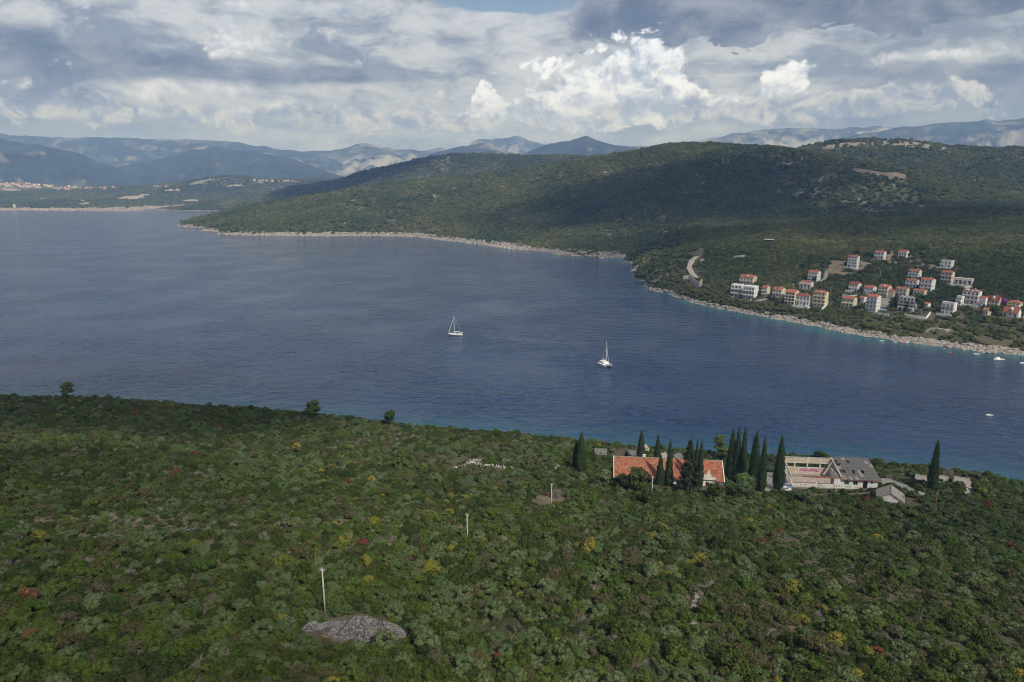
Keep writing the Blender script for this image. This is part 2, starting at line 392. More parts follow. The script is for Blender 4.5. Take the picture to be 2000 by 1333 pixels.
ground_mat('near_ground', (0.105,0.085,0.06), (0.05,0.052,0.026), (0.34,0.31,0.28), 3.0, 0.03, 0.6, 0.62, 0.72)
head_o = polar('headland', h_head, -32, 50, 900, 440, 4700, 420, -9, MAT['headland_ground'])
far_o = polar('far_coast', h_far, -52, 0, 500, 3600, 7400, 150, -10, MAT['far_ground'])
def near_grid():
    xs = np.arange(-620, 460, 2.5); ys = np.arange(-160, 560, 2.5)
    X, Y = np.meshgrid(xs, ys, indexing='ij'); Zz = h_near(X, Y); d = d_in(X, Y)
    idx = np.arange(X.size).reshape(X.shape)
    F = np.stack([idx[:-1, :-1], idx[1:, :-1], idx[1:, 1:], idx[:-1, 1:]], -1).reshape(-1, 4)
    F = F[d.ravel()[F].max(1) > -75]; used = np.unique(F); rm = np.full(X.size, -1); rm[used] = np.arange(len(used))
    o = link('near_hillside', fast_mesh('near_hillside', np.stack([X, Y, Zz], -1).reshape(-1, 3)[used], rm[F]), MAT['near_ground'], smooth=True)
    return tag(o, kind='structure')
near_o = near_grid()

# ------------------------------------------------------------------ mountains
def mountain_mat(name, green, rock, lo, hi):
    m, t, b = material(name, 0.95, 0.1)
    g = t.nodes.new('ShaderNodeNewGeometry'); pos = g.outputs['Position']
    sp = t.nodes.new('ShaderNodeSeparateXYZ'); t.links.new(pos, sp.inputs[0]); z = Sk(t, sp.outputs[2])
    nr = t.nodes.new('ShaderNodeSeparateXYZ'); t.links.new(g.outputs['Normal'], nr.inputs[0]); slope = 1.0 - Sk(t, nr.outputs[2])
    n = noise(t, pos, 0.0011, 8, 0.66); f = noise(t, pos, 0.006, 6, 0.65)
    c = cmix(t, f.sm(0.35, 0.65), tuple(q*0.6 for q in green), tuple(q*1.35 for q in green))
    c = cmix(t, (n*0.6 + f*0.35 + slope*0.35 + z*0.00010).sm(lo, hi), c, rock)
    t.links.new(c, b.inputs['Base Color']); return m
mountain_mat('scrub_mountain', (0.022,0.028,0.018), (0.22,0.205,0.185), 0.58, 0.76)
mountain_mat('bare_mountain', (0.030,0.035,0.025), (0.28,0.275,0.27), 0.52, 0.74)
def mountain(line, Y, w_front, w_back, mat, seed, amp=0.22):
    line = sorted(line); px = np.array([q[0] for q in line], float)
    cols = np.arange(px[0], px[-1]+0.1, 3.2); py = np.interp(cols, px, [q[1] for q in line])
    py = py + (fbm(cols/26, cols*0+seed, seed, 5)-0.5)*7.0
    W = np.array([at_y(a, b, Y) for a, b in zip(cols, py)]); zr = np.maximum(W[:, 2], 5)
    edge = np.clip(np.minimum(cols-cols[0], cols[-1]-cols)/60.0, 0, 1)**0.7
    v = np.concatenate([np.linspace(-1, 0, 64), np.linspace(0, 1, 14)[1:]]); verts = []
    hid = np.array([-w_front if a < 0 else w_back for a in v])
    X = W[:, 0][:, None]*(1 + (v*np.abs(hid)/Y)[None]); Yy = Y + np.repeat((v*np.abs(hid))[None], len(cols), 0)
    prof = np.where(v < 0, (1+v)**1.35, (1-np.abs(v))**1.1)
    rg = fbm(X/1500, Yy/1500, seed, 6, 0.52, ridge=True)-0.55; rg2 = fbm(X/420, Yy/420, seed+50, 5, 0.58, ridge=True)-0.5
    Zz = zr[:, None]*prof[None]; k = np.clip(np.abs(v)*5, 0, 1)[None]*np.clip((1-np.abs(v))*4, 0, 1)[None]
    Zz = (Zz + k*zr[:, None]*(rg*amp*2.4 + rg2*amp*1.2)*(0.35+0.65*(1-prof[None])*2.0))*edge[:, None] - 6*(1-edge[:, None])
    n, mm = Zz.shape; idx = np.arange(n*mm).reshape(n, mm)
    F = np.stack([idx[:-1, :-1], idx[1:, :-1], idx[1:, 1:], idx[:-1, 1:]], -1).reshape(-1, 4)
    o = link('mountain', fast_mesh('mountain', np.stack([X, Yy, Zz], -1).reshape(-1, 3), F), MAT[mat], smooth=True)
    return tag(o, kind='structure')
mountain([(-700,262),(-400,255),(-150,262),(0,272),(80,284),(150,300),(220,325),(262,349),(300,366)], 8200, 2000, 1600, 'scrub_mountain', 101)
mountain([(150,345),(220,330),(300,312),(380,292),(430,289),(500,298),(570,312),(640,335),(690,352),(740,366)], 9300, 2300, 1500, 'scrub_mountain', 102)
mountain([(-700,255),(-400,258),(-200,250),(0,263),(100,268),(190,268),(300,272),(450,275),(530,290),(620,300),(700,330),(760,350)], 12000, 2300, 1600, 'scrub_mountain', 103)
mountain([(430,325),(500,302),(580,297),(650,293),(715,280),(760,290),(820,294),(860,290),(930,310),(1000,340)], 12600, 2600, 1500, 'bare_mountain', 104)
mountain([(720,345),(770,328),(830,304),(890,286),(955,280),(1000,298),(1045,318),(1100,340)], 9000, 1800, 1400, 'scrub_mountain', 105)
mountain([(860,300),(930,274),(970,270),(1010,267),(1060,282),(1130,300),(1200,320)], 14200, 2000, 1200, 'scrub_mountain', 106)
mountain([(960,330),(1040,294),(1075,281),(1110,276),(1145,267),(1200,284),(1270,293),(1330,296),(1420,320)], 8400, 1900, 1300, 'scrub_mountain', 107)
mountain([(1100,310),(1200,288),(1300,284),(1370,274),(1460,258),(1540,250),(1640,252),(1720,246),(1850,262),(1980,290)], 11500, 2400, 1500, 'bare_mountain', 108, 0.3)
mountain([(1480,330),(1560,300),(1640,268),(1750,250),(1850,240),(2000,231),(2200,222),(2500,235),(2900,250)], 9600, 2200, 1500, 'scrub_mountain', 109)

# ------------------------------------------------------------------ sea
def sea():
    m, t, b = material('sea_water', 0.12, 0.37)
    g = t.nodes.new('ShaderNodeNewGeometry'); pos = g.outputs['Position']
    at = t.nodes.new('ShaderNodeAttribute'); at.attribute_name = 'shallow'; sh = Sk(t, at.outputs['Fac'])
    mp = t.nodes.new('ShaderNodeMapping'); t.links.new(pos, mp.inputs[0]); mp.inputs['Rotation'].default_value = (0, 0, R(18)); mp.inputs['Scale'].default_value = (0.55, 1.0, 1.0)
    wv = mp.outputs[0]
    drift = noise(t, pos, 0.0035, 4, 0.55)
    deep = cmix(t, drift.sm(0.35, 0.65), (0.0038,0.0195,0.060), (0.0060,0.026,0.075))
    patch = noise(t, pos, 0.035, 4, 0.6)
    c = cmix(t, (sh*(patch*1.3 + 0.15)).sat(), deep, (0.020,0.125,0.145))
    t.links.new(c, b.inputs['Base Color']); b.inputs['IOR'].default_value = 1.333
    w1 = noise(t, wv, 0.42, 3, 0.6); w2 = noise(t, wv, 0.13, 3, 0.55); w3 = noise(t, pos, 0.012, 3, 0.5)
    hgt = w1*0.30 + w2*2.6*w3.sm(0.15, 0.8)
    bp = t.nodes.new('ShaderNodeBump'); bp.inputs['Strength'].default_value = 1.0; bp.inputs['Distance'].default_value = 1.0
    t.links.new(hgt.v, bp.inputs['Height']); t.links.new(bp.outputs[0], b.inputs['Normal'])
    t.links.new((w3*0.14 + 0.06).v, b.inputs['Roughness'])
    A, Rr = np.meshgrid(np.linspace(-math.pi, math.pi, 721)[:-1], np.concatenate([[5.0], np.geomspace(120, 15500, 260)]), indexing='ij')
    X, Y = Rr*np.sin(A), Rr*np.cos(A)
    dep = np.maximum(np.maximum(np.where(np.abs(A) < 1.0, h_head(X, Y), -99), np.where((A < 0.1) & (A > -1.0), h_far(X, Y), -99)), np.where(Rr < 900, h_near(X, Y), -99))
    s = np.clip(1 + dep/9.0, 0, 1)**1.6
    dn = d_in(X, Y); s = np.maximum(s, np.where(Rr < 900, np.clip(1 + (dn+8)/55.0, 0, 1)**1.7*0.8, 0))
    n, mm = X.shape; idx = np.arange(n*mm).reshape(n, mm); nx = np.roll(idx, -1, 0)
    F = np.stack([idx[:, :-1], idx[:, 1:], nx[:, 1:], nx[:, :-1]], -1).reshape(-1, 4)
    me = fast_mesh('sea', np.stack([X, Y, X*0], -1).reshape(-1, 3), F)
    at2 = me.attributes.new('shallow', 'FLOAT', 'POINT'); at2.data.foreach_set('value', s.ravel().astype(np.float32))
    o = link('sea', me, m, smooth=True); tag(o, kind='structure')
sea()

# ------------------------------------------------------------------ roads, paving and bare ground laid on the terrain
EX_NEAR, EX_HEAD, EX_FAR, EX_THIN = [], [], [], []
def patch_mat(name, c1, c2, scale=0.4):
    m, t, b = material(name, 0.95, 0.1); g = t.nodes.new('ShaderNodeNewGeometry'); n = noise(t, g.outputs['Position'], scale, 6, 0.65); f = noise(t, g.outputs['Position'], scale*9, 4, 0.6)
    t.links.new(cmix(t, (n*0.6 + f*0.4).sm(0.36, 0.64), c1, c2), b.inputs['Base Color'])
    bp = t.nodes.new('ShaderNodeBump'); bp.inputs['Strength'].default_value = 0.5; bp.inputs['Distance'].default_value = 0.15; t.links.new(f.v, bp.inputs['Height']); t.links.new(bp.outputs[0], b.inputs['Normal'])
patch_mat('earth', (0.15,0.11,0.08), (0.26,0.20,0.15), 0.15)
patch_mat('quarry_soil', (0.10,0.08,0.065), (0.20,0.165,0.14), 0.05)
patch_mat('asphalt', (0.055,0.053,0.052), (0.09,0.085,0.08), 0.3)
patch_mat('gravel_road', (0.26,0.21,0.17), (0.40,0.35,0.30), 0.2)
patch_mat('worn_paving', (0.20,0.185,0.165), (0.30,0.28,0.25), 0.25)
patch_mat('bare_rock', (0.10,0.09,0.065), (0.29,0.265,0.23), 0.12)
patch_mat('pale_field', (0.24,0.19,0.15), (0.34,0.28,0.23), 0.02)
patch_mat('dry_grass', (0.085,0.070,0.045), (0.16,0.13,0.085), 0.3)
def drape(name, px_poly, h, mat, ex=None, step=2.0, lift=0.25, grow=1.0, t1=9000.0, ragged=1.0):
    """a sheet with the outline of a photo polygon, laid on the terrain"""
    W = np.array([hit(a, b, h, 40.0, t1)[:2] for a, b in px_poly]); c = W.mean(0); W = c + (W-c)*grow
    if ex is not None: ex.append([tuple(q) for q in W])
    x0, y0 = W.min(0)-step; x1, y1 = W.max(0)+step
    xs, ys = np.arange(x0, x1+step, step), np.arange(y0, y1+step, step); X, Y = np.meshgrid(xs, ys, indexing='ij')
    idx = np.arange(X.size).reshape(X.shape)
    F = np.stack([idx[:-1, :-1], idx[1:, :-1], idx[1:, 1:], idx[:-1, 1:]], -1).reshape(-1, 4)
    cx, cy_ = X.ravel()[F].mean(1), Y.ravel()[F].mean(1)
    jx = (fbm(cx/step/2.5, cy_/step/2.5, 3, 3)-0.5)*step*3*ragged; jy = (fbm(cx/step/2.5+50, cy_/step/2.5, 8, 3)-0.5)*step*3*ragged
    F = F[in_poly(cx+jx, cy_+jy, [tuple(q) for q in W])]
    if not len(F): return None
    used = np.unique(F); rm = np.full(X.size, -1); rm[used] = np.arange(len(used)); V = np.stack([X, Y, h(X, Y)+lift], -1).reshape(-1, 3)[used]
    return tag(link(name, fast_mesh(name, V, rm[F]), MAT[mat], smooth=True), kind='structure')
def ribbon(name, px_line, width, h, mat, ex=None, lift=0.3, margin=1.0, seg=3.0):
    """a road or path along photo points"""
    P = np.array([hit(a, b, h)[:2] for a, b in px_line]); d = np.concatenate([[0], np.cumsum(np.hypot(*np.diff(P, axis=0).T))])
    s = np.arange(0, d[-1], seg); C = np.stack([np.interp(s, d, P[:, 0]), np.interp(s, d, P[:, 1])], -1)
    T = np.gradient(C, axis=0); T /= np.linalg.norm(T, axis=1)[:, None]+1e-9; N = np.stack([-T[:, 1], T[:, 0]], -1)
    k = np.linspace(-0.5, 0.5, 5); V = []
    for c, n in zip(C, N):
        z = max(float(h(np.array([c[0]+n[0]*q*width]), np.array([c[1]+n[1]*q*width]))[0]) for q in (-.5, 0, .5)) + lift
        wv = width*(1 + 0.18*math.sin(c[0]*0.7) + 0.1*math.sin(c[1]*1.3))
        for q in k: V.append((c[0]+n[0]*q*wv, c[1]+n[1]*q*wv, z - (0.35 if abs(q) > 0.45 else 0)))
    F = [(i*5+j, i*5+j+1, (i+1)*5+j+1, (i+1)*5+j) for i in range(len(C)-1) for j in range(4)]
    if ex is not None:
        L = C + N*width*0.5*margin; Rr = C - N*width*0.5*margin; ex.append([tuple(q) for q in L] + [tuple(q) for q in Rr[::-1]])
    o = mesh_obj(name, V, F, MAT[mat], smooth=True); return tag(o, kind='structure')
def in_poly(x, y, poly):
    ins = np.zeros(np.shape(x), bool); n = len(poly)
    for i in range(n):
        x0, y0 = poly[i][:2]; x1, y1 = poly[(i+1) % n][:2]
        c = ((y0 > y) != (y1 > y)) & (x < (x1-x0)*(y-y0)/((y1-y0) or 1e-9) + x0); ins ^= c
    return ins
# across the bay
ribbon('road', [(1371,489),(1366,495),(1360,502)], 6.5, h_head, 'asphalt', EX_HEAD, margin=1.9)
ribbon('road', [(1360,502),(1353,508),(1347,519),(1346,525),(1351,535),(1357,542),(1369,548)], 6.5, h_head, 'gravel_road', EX_HEAD, margin=2.2)
drape('bare_ground', [(1344,556),(1352,553),(1368,560),(1362,566),(1345,563)], h_head, 'earth', EX_HEAD)
drape('bare_ground', [(1622,510),(1650,509),(1652,518),(1644,532),(1672,533),(1684,512),(1700,514),(1690,524),(1668,539),(1626,536),(1613,531)], h_head, 'earth', EX_HEAD)
drape('bare_ground', [(1728,503),(1740,490),(1752,490),(1746,500),(1738,512),(1729,513)], h_head, 'earth', EX_HEAD)
drape('bare_ground', [(1776,497),(1786,499),(1784,503),(1774,503)], h_head, 'earth', EX_HEAD)
drape('bare_ground', [(1812,516),(1826,519),(1824,523),(1815,521)], h_head, 'earth', EX_HEAD)
drape('quarry', [(1657,331),(1680,330),(1722,338),(1752,338),(1770,342),(1771,350),(1745,352),(1728,347),(1690,341),(1668,337)], h_head, 'quarry_soil', EX_HEAD, step=4.0, lift=0.8)
drape('rock_outcrop', [(1428,503),(1440,499),(1458,497),(1460,502),(1446,506),(1430,508)], h_head, 'bare_rock', EX_HEAD, lift=0.4)
drape('rock_outcrop', [(1600,290),(1640,280),(1700,278),(1746,275),(1800,281),(1846,288),(1880,293),(1840,295),(1790,291),(1740,287),(1690,288),(1650,290),(1618,296)], h_head, 'bare_rock', EX_THIN, step=9.0, lift=0.8)
drape('terrace', [(1710,584),(1742,582),(1738,600),(1716,602)], h_head, 'worn_paving', EX_HEAD)
drape('terrace', [(1462,588),(1500,582),(1508,588),(1478,592)], h_head, 'worn_paving', EX_HEAD)
ribbon('path', [(1600,552),(1612,543),(1614,530)], 4.0, h_head, 'worn_paving', EX_HEAD, margin=1.8)
ribbon('path', [(1896,563),(1910,566),(1930,567)], 3.5, h_head, 'worn_paving', EX_HEAD, margin=1.8)
# the far coast
for q in [[(228,388),(240,384),(282,383),(288,388),(262,391),(238,391)], [(268,380),(296,379),(290,383),(272,383)], [(354,391),(385,390),(390,394),(360,394)], [(150,398),(176,396),(178,401),(156,401)], [(320,371),(350,371),(352,374),(322,374)], [(64,387),(95,387),(95,390),(66,390)], [(404,397),(428,393),(432,395),(408,398)], [(440,364),(475,362),(478,365),(442,366)], [(0,369),(20,368),(52,372),(30,374),(0,372)]]:
    drape('field', q, h_far, 'pale_field', EX_FAR, step=14.0, lift=1.0)
ribbon('track', [(84,377),(110,381),(135,386),(155,391),(172,397)], 13.0, h_far, 'pale_field', EX_FAR, lift=1.2, margin=1.6, seg=25.0)
drape('beach', [(306,406.5),(320,405),(348,404.5),(348,407.5),(320,407.5)], h_far, 'pale_field', EX_FAR, step=14.0, lift=1.0)
drape('rock_outcrop', [(366,362),(382,355),(410,350),(420,352),(400,357),(380,362)], h_far, 'bare_rock', EX_FAR, step=14.0, lift=1.0)
# the near slope
drape('paving', [(1488,922),(1531,922),(1548,950),(1544,958),(1518,958),(1500,968),(1484,954)], h_near, 'worn_paving', EX_NEAR, step=0.8, lift=0.12)
ribbon('path', [(1712,945),(1740,941),(1760,947),(1778,958),(1800,966),(1830,969)], 5.5, h_near, 'worn_paving', EX_NEAR, lift=0.15, margin=1.3, seg=1.5)
ribbon('path', [(1380,962),(1450,962),(1500,964),(1560,966),(1640,968),(1700,964)], 3.0, h_near, 'dry_grass', EX_NEAR, lift=0.12, margin=1.3, seg=1.5)
drape('dry_clearing', [(60,1012),(180,1004),(330,1012),(560,1018),(680,1014),(690,1024),(560,1034),(420,1040),(300,1046),(150,1050),(40,1040)], h_near, 'dry_grass', None, step=1.2, lift=0.1)
EX_NEAR_THIN = [[tuple(hit(a, b, h_near)[:2]) for a, b in q] for q in ([(20,1015),(180,1003),(330,1010),(560,1016),(690,1014),(700,1026),(560,1036),(420,1042),(300,1050),(150,1054),(20,1046)],
    [(1340,1150),(1370,1150),(1400,1200),(1440,1225),(1640,1215),(1640,1240),(1500,1255),(1380,1240),(1340,1200)], [(1030,962),(1100,960),(1105,985),(1040,990)], [(610,1200),(690,1190),(780,1200),(790,1262),(640,1275),(600,1240)])]
drape('gravel_path', [(1352,1158),(1366,1154),(1370,1172),(1358,1190),(1352,1206),(1362,1222),(1388,1236),(1372,1240),(1348,1222),(1344,1196)], h_near, 'bare_rock', EX_NEAR, step=0.5, lift=0.08, grow=0.9)
drape('dry_clearing', [(1440,1222),(1520,1216),(1640,1222),(1636,1240),(1540,1248),(1450,1244)], h_near, 'dry_grass', None, step=0.8, lift=0.08)
drape('dry_clearing', [(1040,975),(1050,966),(1075,972),(1104,970),(1104,978),(1060,990),(1040,988)], h_near, 'dry_grass', EX_NEAR, step=0.7, lift=0.1)
drape('dry_clearing', [(618,1224),(650,1208),(700,1200),(760,1214),(772,1236),(740,1254),(680,1260),(630,1248)], h_near, 'dry_grass', EX_NEAR, step=0.5, lift=0.1)

# ------------------------------------------------------------------ building materials
plain('wall_white', (0.70,0.69,0.67), 0.08, 0.5, 0.85, 0.2, dirt=(0.50,0.48,0.45))
plain('wall_cream', (0.60,0.53,0.42), 0.08, 0.5, 0.85, 0.2, dirt=(0.48,0.42,0.34))
plain('wall_yellow', (0.64,0.55,0.36), 0.08, 0.5, 0.85, 0.2)
plain('roof_red', (0.34,0.125,0.08), 0.22, 2.2, 0.85, 0.2, dirt=(0.24,0.10,0.075), bump=0.6)
plain('roof_dark', (0.22,0.075,0.05), 0.22, 2.2, 0.85, 0.2, bump=0.6)
plain('flat_roof', (0.58,0.60,0.62), 0.1, 0.6, 0.8, 0.2)
plain('window_glass', (0.020,0.026,0.034), 0.1, 1.0, 0.12, 0.6)
plain('frame_white', (0.66,0.66,0.66), 0.05); plain('frame_blue', (0.10,0.22,0.50), 0.1); plain('frame_brown', (0.16,0.08,0.05), 0.1)
plain('concrete', (0.36,0.34,0.31), 0.15, 0.9, 0.9, 0.15, dirt=(0.22,0.20,0.18)); plain('stone_wall', (0.48,0.45,0.40), 0.25, 1.4, 0.9, 0.15, dirt=(0.30,0.27,0.23), bump=0.7)
plain('solar_panel', (0.02,0.035,0.10), 0.1, 2.0, 0.2, 0.6); plain('pool_water', (0.10,0.33,0.55), 0.1, 0.8, 0.08, 0.5); plain('metal_grey', (0.35,0.36,0.37), 0.1, 3.0, 0.45, 0.5)
def unit_window(mullions):
    mb = MB(); e = 0.07
    for b in [(-.5, -.5+e, 0, 1), (.5-e, .5, 0, 1)] + [(-e*.35+q, e*.35+q, 0, 1) for q in mullions]: mb.box(b[0], b[1], -0.09, 0.01, b[2], b[3])
    mb.box(-.5+e, .5-e, -0.088, 0.01, 0, e*.7); mb.box(-.5+e, .5-e, -0.088, 0.01, 1-e*.7, 1)
    return mb.mesh('window')
WIN = {k: unit_window(m) for k, m in (('1', [0.0]), ('2', [-.17, .17]))}
PANE = MB().box(-.44, .44, -0.035, 0.005, .04, .96).mesh('pane')
WINM = {}
def window(parent, x, y, z, w, hh, rz=0.0, frame='frame_white', kind='1', name='window'):
    k = (kind, frame)
    if k not in WINM: me = WIN[kind].copy(); me.materials.append(MAT[frame]); WINM[k] = me
    if not PANE.materials: PANE.materials.append(MAT['window_glass'])
    o = link(name, WINM[k], None, parent); o.location = (x, y, z); o.scale = (w, 1.0, hh); o.rotation_euler = (0, 0, rz)
    link('pane', PANE, None, o); return o
def gable_roof(W, D, Hw, rr, mat, parent, over=0.45, x0=None, y0=0.0):
    x0 = -W/2 if x0 is None else x0; k = rr/(D/2); th = 0.24; mb = MB(); m = y0 + D/2
    mb.prism([(y0-over, Hw-over*k), (m, Hw+rr), (m, Hw+rr+th), (y0-over, Hw-over*k+th)], 'x', x0-over*.6, x0+W+over*.6)
    mb.prism([(y0+D+over, Hw-over*k), (m+.001, Hw+rr), (m+.001, Hw+rr+th), (y0+D+over, Hw-over*k+th)], 'x', x0-over*.6, x0+W+over*.6)
    mb.tube((x0-over*.6, m, Hw+rr+th), (x0+W+over*.6, m, Hw+rr+th), 0.16, None, 6)
    return mb.build('roof', MAT[mat], parent)
def hip_roof(W, D, Hw, rr, mat, parent, over=0.5):
    a, i = over, min(W, D)/2*0.95; z0 = Hw+0.02; V = [(-W/2-a, -a, z0), (W/2+a, -a, z0), (W/2+a, D+a, z0), (-W/2-a, D+a, z0)]
    V2 = [(p[0], p[1], z0+.2) for p in V]; rg = [(-W/2+i, D/2, z0+.2+rr), (W/2-i, D/2, z0+.2+rr)]
    return MB().add(V+V2+rg, [(3, 2, 1, 0), (0, 1, 5, 4), (1, 2, 6, 5), (2, 3, 7, 6), (3, 0, 4, 7), (4, 5, 9, 8), (5, 6, 9), (6, 7, 8, 9), (7, 4, 8)]).build('roof', MAT[mat], parent)
def frame_at(xl, xm, yb, phi, h):
    p = hit((xl+xm)/2, yb, h); mpp = px_scale(p); az = math.atan2(p[0], p[1])
    c = np.array([-math.sin(az), -math.cos(az)]); l = np.array([-math.cos(az), math.sin(az)]); n = math.cos(phi)*c + math.sin(phi)*l
    return p, mpp, math.atan2(n[0], -n[1])
def house(name, label, xl, xm, xr, yt, yb, st, roof='g', wall='wall_white', rmat='roof_red', balc=True, frame='frame_white', opt='', phi=None, rise=None, cat='house', side=1):
    phi = R(24)*side if phi is None else R(phi); p, mpp, rz = frame_at(xl, xm, yb, phi, h_head)
    mpp, mpy = mpp; W = (xm-xl)*mpp/math.cos(phi); D = min(max((xr-xm)*mpp/abs(math.sin(phi)), 5.5), 10.0); rr = (D/2*0.44 if rise is None else rise) if roof in 'gh' else 0.0
    Hw = max((yb-yt)*mpy - rr*0.95 - D*0.06 - (0.3 if roof == 'f' else 0), st*2.2); fh = Hw/st
    e = empty(name, p, rz); tag(e, label, cat, 'houses of the village across the bay'); wm = MAT[wall]
    mb = MB().box(-W/2, W/2, 0, D, -5, Hw)
    if roof == 'g': mb.prism([(0.02, Hw), (D-.02, Hw), (D/2, Hw+rr-.04)], 'x', -W/2+.01, W/2-.01)
    if roof == 'f':
        for b in ((-W/2, W/2, 0, .2), (-W/2, W/2, D-.2, D), (-W/2, -W/2+.2, .2, D-.2), (W/2-.2, W/2, .2, D-.2)): mb.box(*b, Hw, Hw+(0.25 if 'p' not in opt else 0.8))
    mb.build('wall', wm, e)
    if roof == 'g': ro = gable_roof(W, D, Hw, rr, rmat, e)
    elif roof == 'h': ro = hip_roof(W, D, Hw, rr, rmat, e)
    else: ro = MB().box(-W/2+.21, W/2-.21, .21, D-.21, Hw+.002, Hw+.08).build('roof', MAT['flat_roof'], e)
    n = max(2, int(round(W/3.4))); pitch = W/n
    for f in range(st):
        z = f*fh
        for i in range(n):
            x = -W/2 + pitch*(i+.5); door = balc and f > 0 or (f == 0 and i % 2 == 0)
            if 'o' in opt: window(e, x, -.01, z+.25, pitch*.82, fh*.72, 0, frame, '2')
            elif door: window(e, x, -.01, z+.12, min(1.9, pitch*.6), fh*.74, 0, frame, '2', 'balcony_door')
            else: window(e, x, -.01, z+fh*.3, min(1.3, pitch*.45), fh*.46, 0, frame)
        for i in range(2 if D > 8 else 1): window(e, W/2*side+.01*side, D*(.3+.4*i), z+fh*.32, 1.0, fh*.42, math.pi/2*side, frame)
        if balc and f > 0:
            b = MB().box(-W/2-.1, W/2+.1, -1.5, -.005, z-.16, z+.04).build('balcony', wm, e)
            rl = MB().box(-W/2-.1, W/2+.1, -1.5, -1.4, z+.045, z+.95)
            for s in (-1, 1): rl.box(s*(W/2+.05)-.05, s*(W/2+.05)+.05, -1.395, -.01, z+.045, z+.95)
            rl.build('railing', MAT['metal_grey'] if 'm' in opt else wm, b)
            if 'c' in opt:
                for s in (-1, 0, 1): MB().box(s*W*.46-.15, s*W*.46+.15, -1.38, -1.1, z-fh+.05, z-.17).build('column', wm, e)
    if roof in 'gh' and 'n' not in opt: MB().box(W*.12, W*.12+.7, D*.55, D*.55+.6, Hw+rr*.5, Hw+rr+.9).build('chimney', wm, ro)
    if 's' in opt:
        k = rr/(D/2); y0, y1 = D*.14, D*.34; MB().prism([(y0, Hw+k*y0+.30), (y1, Hw+k*y1+.30), (y1, Hw+k*y1+.42), (y0, Hw+k*y0+.42)], 'x', -W*.2, W*.02).build('solar_panel', MAT['solar_panel'], ro)
    if 'd' in opt:
        for q in ((-.3, 0, .3) if 'D' in opt else (0.0,)):
            x = q*W; w = 1.1 if 'D' not in opt else W*.12; d = MB().box(x-w, x+w, D*.02, D*.45, Hw-.1, Hw+rr*.62).prism([(x-w-.2, Hw+rr*.62), (x+w+.2, Hw+rr*.62), (x, Hw+rr*1.0)], 'y', D*.02-.15, D*.5).build('dormer', wm, ro)
            window(d, x, D*.02-.01, Hw+.15, w*1.3, rr*.42, 0, frame)
    if 't' in opt: MB().box(-W*.62, W*.62, -5.5, -5.1, -4, .9).box(-W*.62, W*.62, -5.1, -.02, -4, -.1).build('terrace', MAT['wall_white'], e)
    if 'T' in opt: MB().box(-W*.7, W*.75, -4.8, -.02, -8, .05).build('plinth', MAT['wall_white'], e)
    if 'P' in opt: MB().box(-W*.35, W*.6, -4.0, -1.2, .056, .10).build('pool', MAT['pool_water'], e)
    if 'A' in opt:
        mb = MB(); na = 3; aw = W/na
        for i in range(na+1): mb.box(-W/2+aw*i-.2, -W/2+aw*i+.2, -2.2, -1.9, -1, fh*.92)
        mb.box(-W/2-.2, W/2+.2, -2.2, -.02, fh*.92, fh*.92+.25)
        for i in range(na):
            c, r_ = -W/2+aw*(i+.5), aw/2-.2
            pts = [(c+r_*math.cos(a), fh*.55+min(r_, fh*.36)*math.sin(a)) for a in np.linspace(0, math.pi, 9)]
            mb.prism([(c+r_, fh*.915)] + [(c-r_, fh*.915)] + pts[::-1], 'y', -2.15, -1.95)
        mb.build('arcade', wm, e)
    if 'w' in opt:     # scalloped parapet
        n2 = 3; s = W/n2; mb = MB()
        for i in range(n2):
            c = -W/2+s*(i+.5); mb.prism([(c-s/2+.02, Hw+.26)] + [(c+s/2*.98*math.cos(a), Hw+.26+1.3*math.sin(a)) for a in np.linspace(math.pi, 0, 9)] + [(c+s/2-.02, Hw+.26)], 'y', -.35, .15)
        mb.build('parapet', wm, e)
    if 'x' in opt: # low side wing with its own red roof
        mb = MB().box(W/2+.01, W/2+5.5, 1, D-1, -5, Hw*.62); mb.build('side_wing', wm, e); gable_roof(5.6, D-2, Hw*.62, rr*.7, rmat, e, .3, W/2, 1.0)
    # keep plants off the walls
    ca, sa = math.cos(rz), math.sin(rz); fr = 5.0 if ('t' in opt or 'T' in opt) else 3.2; ww = W/2+1.0 + (5 if 'x' in opt else 0)
    EX_HEAD.append([(p[0]+ca*a-sa*b, p[1]+sa*a+ca*b) for a, b in ((-ww, -fr-4.5), (ww, -fr-4.5), (ww, D+.8), (-ww, D+.8))])
    return e
house('terraced_house', 'cream two-storey house with red roof, solar panel and one dormer, above the white terraced flats', 1444, 1470, 1481, 537, 557, 2, 'g', 'wall_cream', opt='ds')
house('apartment_block', 'white flat-roofed apartment block with balcony bands, at the end of the row by the cape', 1427, 1447, 1452, 555, 581, 3, 'f', 'wall_white', opt='o', phi=18)
house('apartment_block', 'white flat-roofed apartment block with balcony bands, beside the narrow house with solar panel', 1450, 1472, 1482, 558, 585, 3, 'f', 'wall_white', opt='o', phi=24)
house('narrow_house', 'narrow cream three-storey house with red roof and solar panel, next to the flats', 1487, 1497, 1503, 558, 581, 3, 'g', 'wall_cream', opt='s')
house('townhouse', 'cream three-storey house with solar panel and tiled porch, behind small dark conifers', 1508, 1525, 1533, 561, 588, 3, 'g', 'wall_cream', opt='s')
house('apartment_house', 'cream four-storey house with deep brown loggias and red roof', 1532, 1551, 1560, 566, 595, 4, 'g', 'wall_cream', frame='frame_brown')
house('white_house', 'white house with dark red roof in the seaside row', 1554, 1580, 1587, 574, 598, 2, 'g', 'wall_white', 'roof_dark', opt='t')
house('apartment_house', 'yellow four-storey house with red roof, dormer and chimney, end of the seaside row', 1587, 1610, 1616, 568, 600, 4, 'g', 'wall_yellow', opt='d')
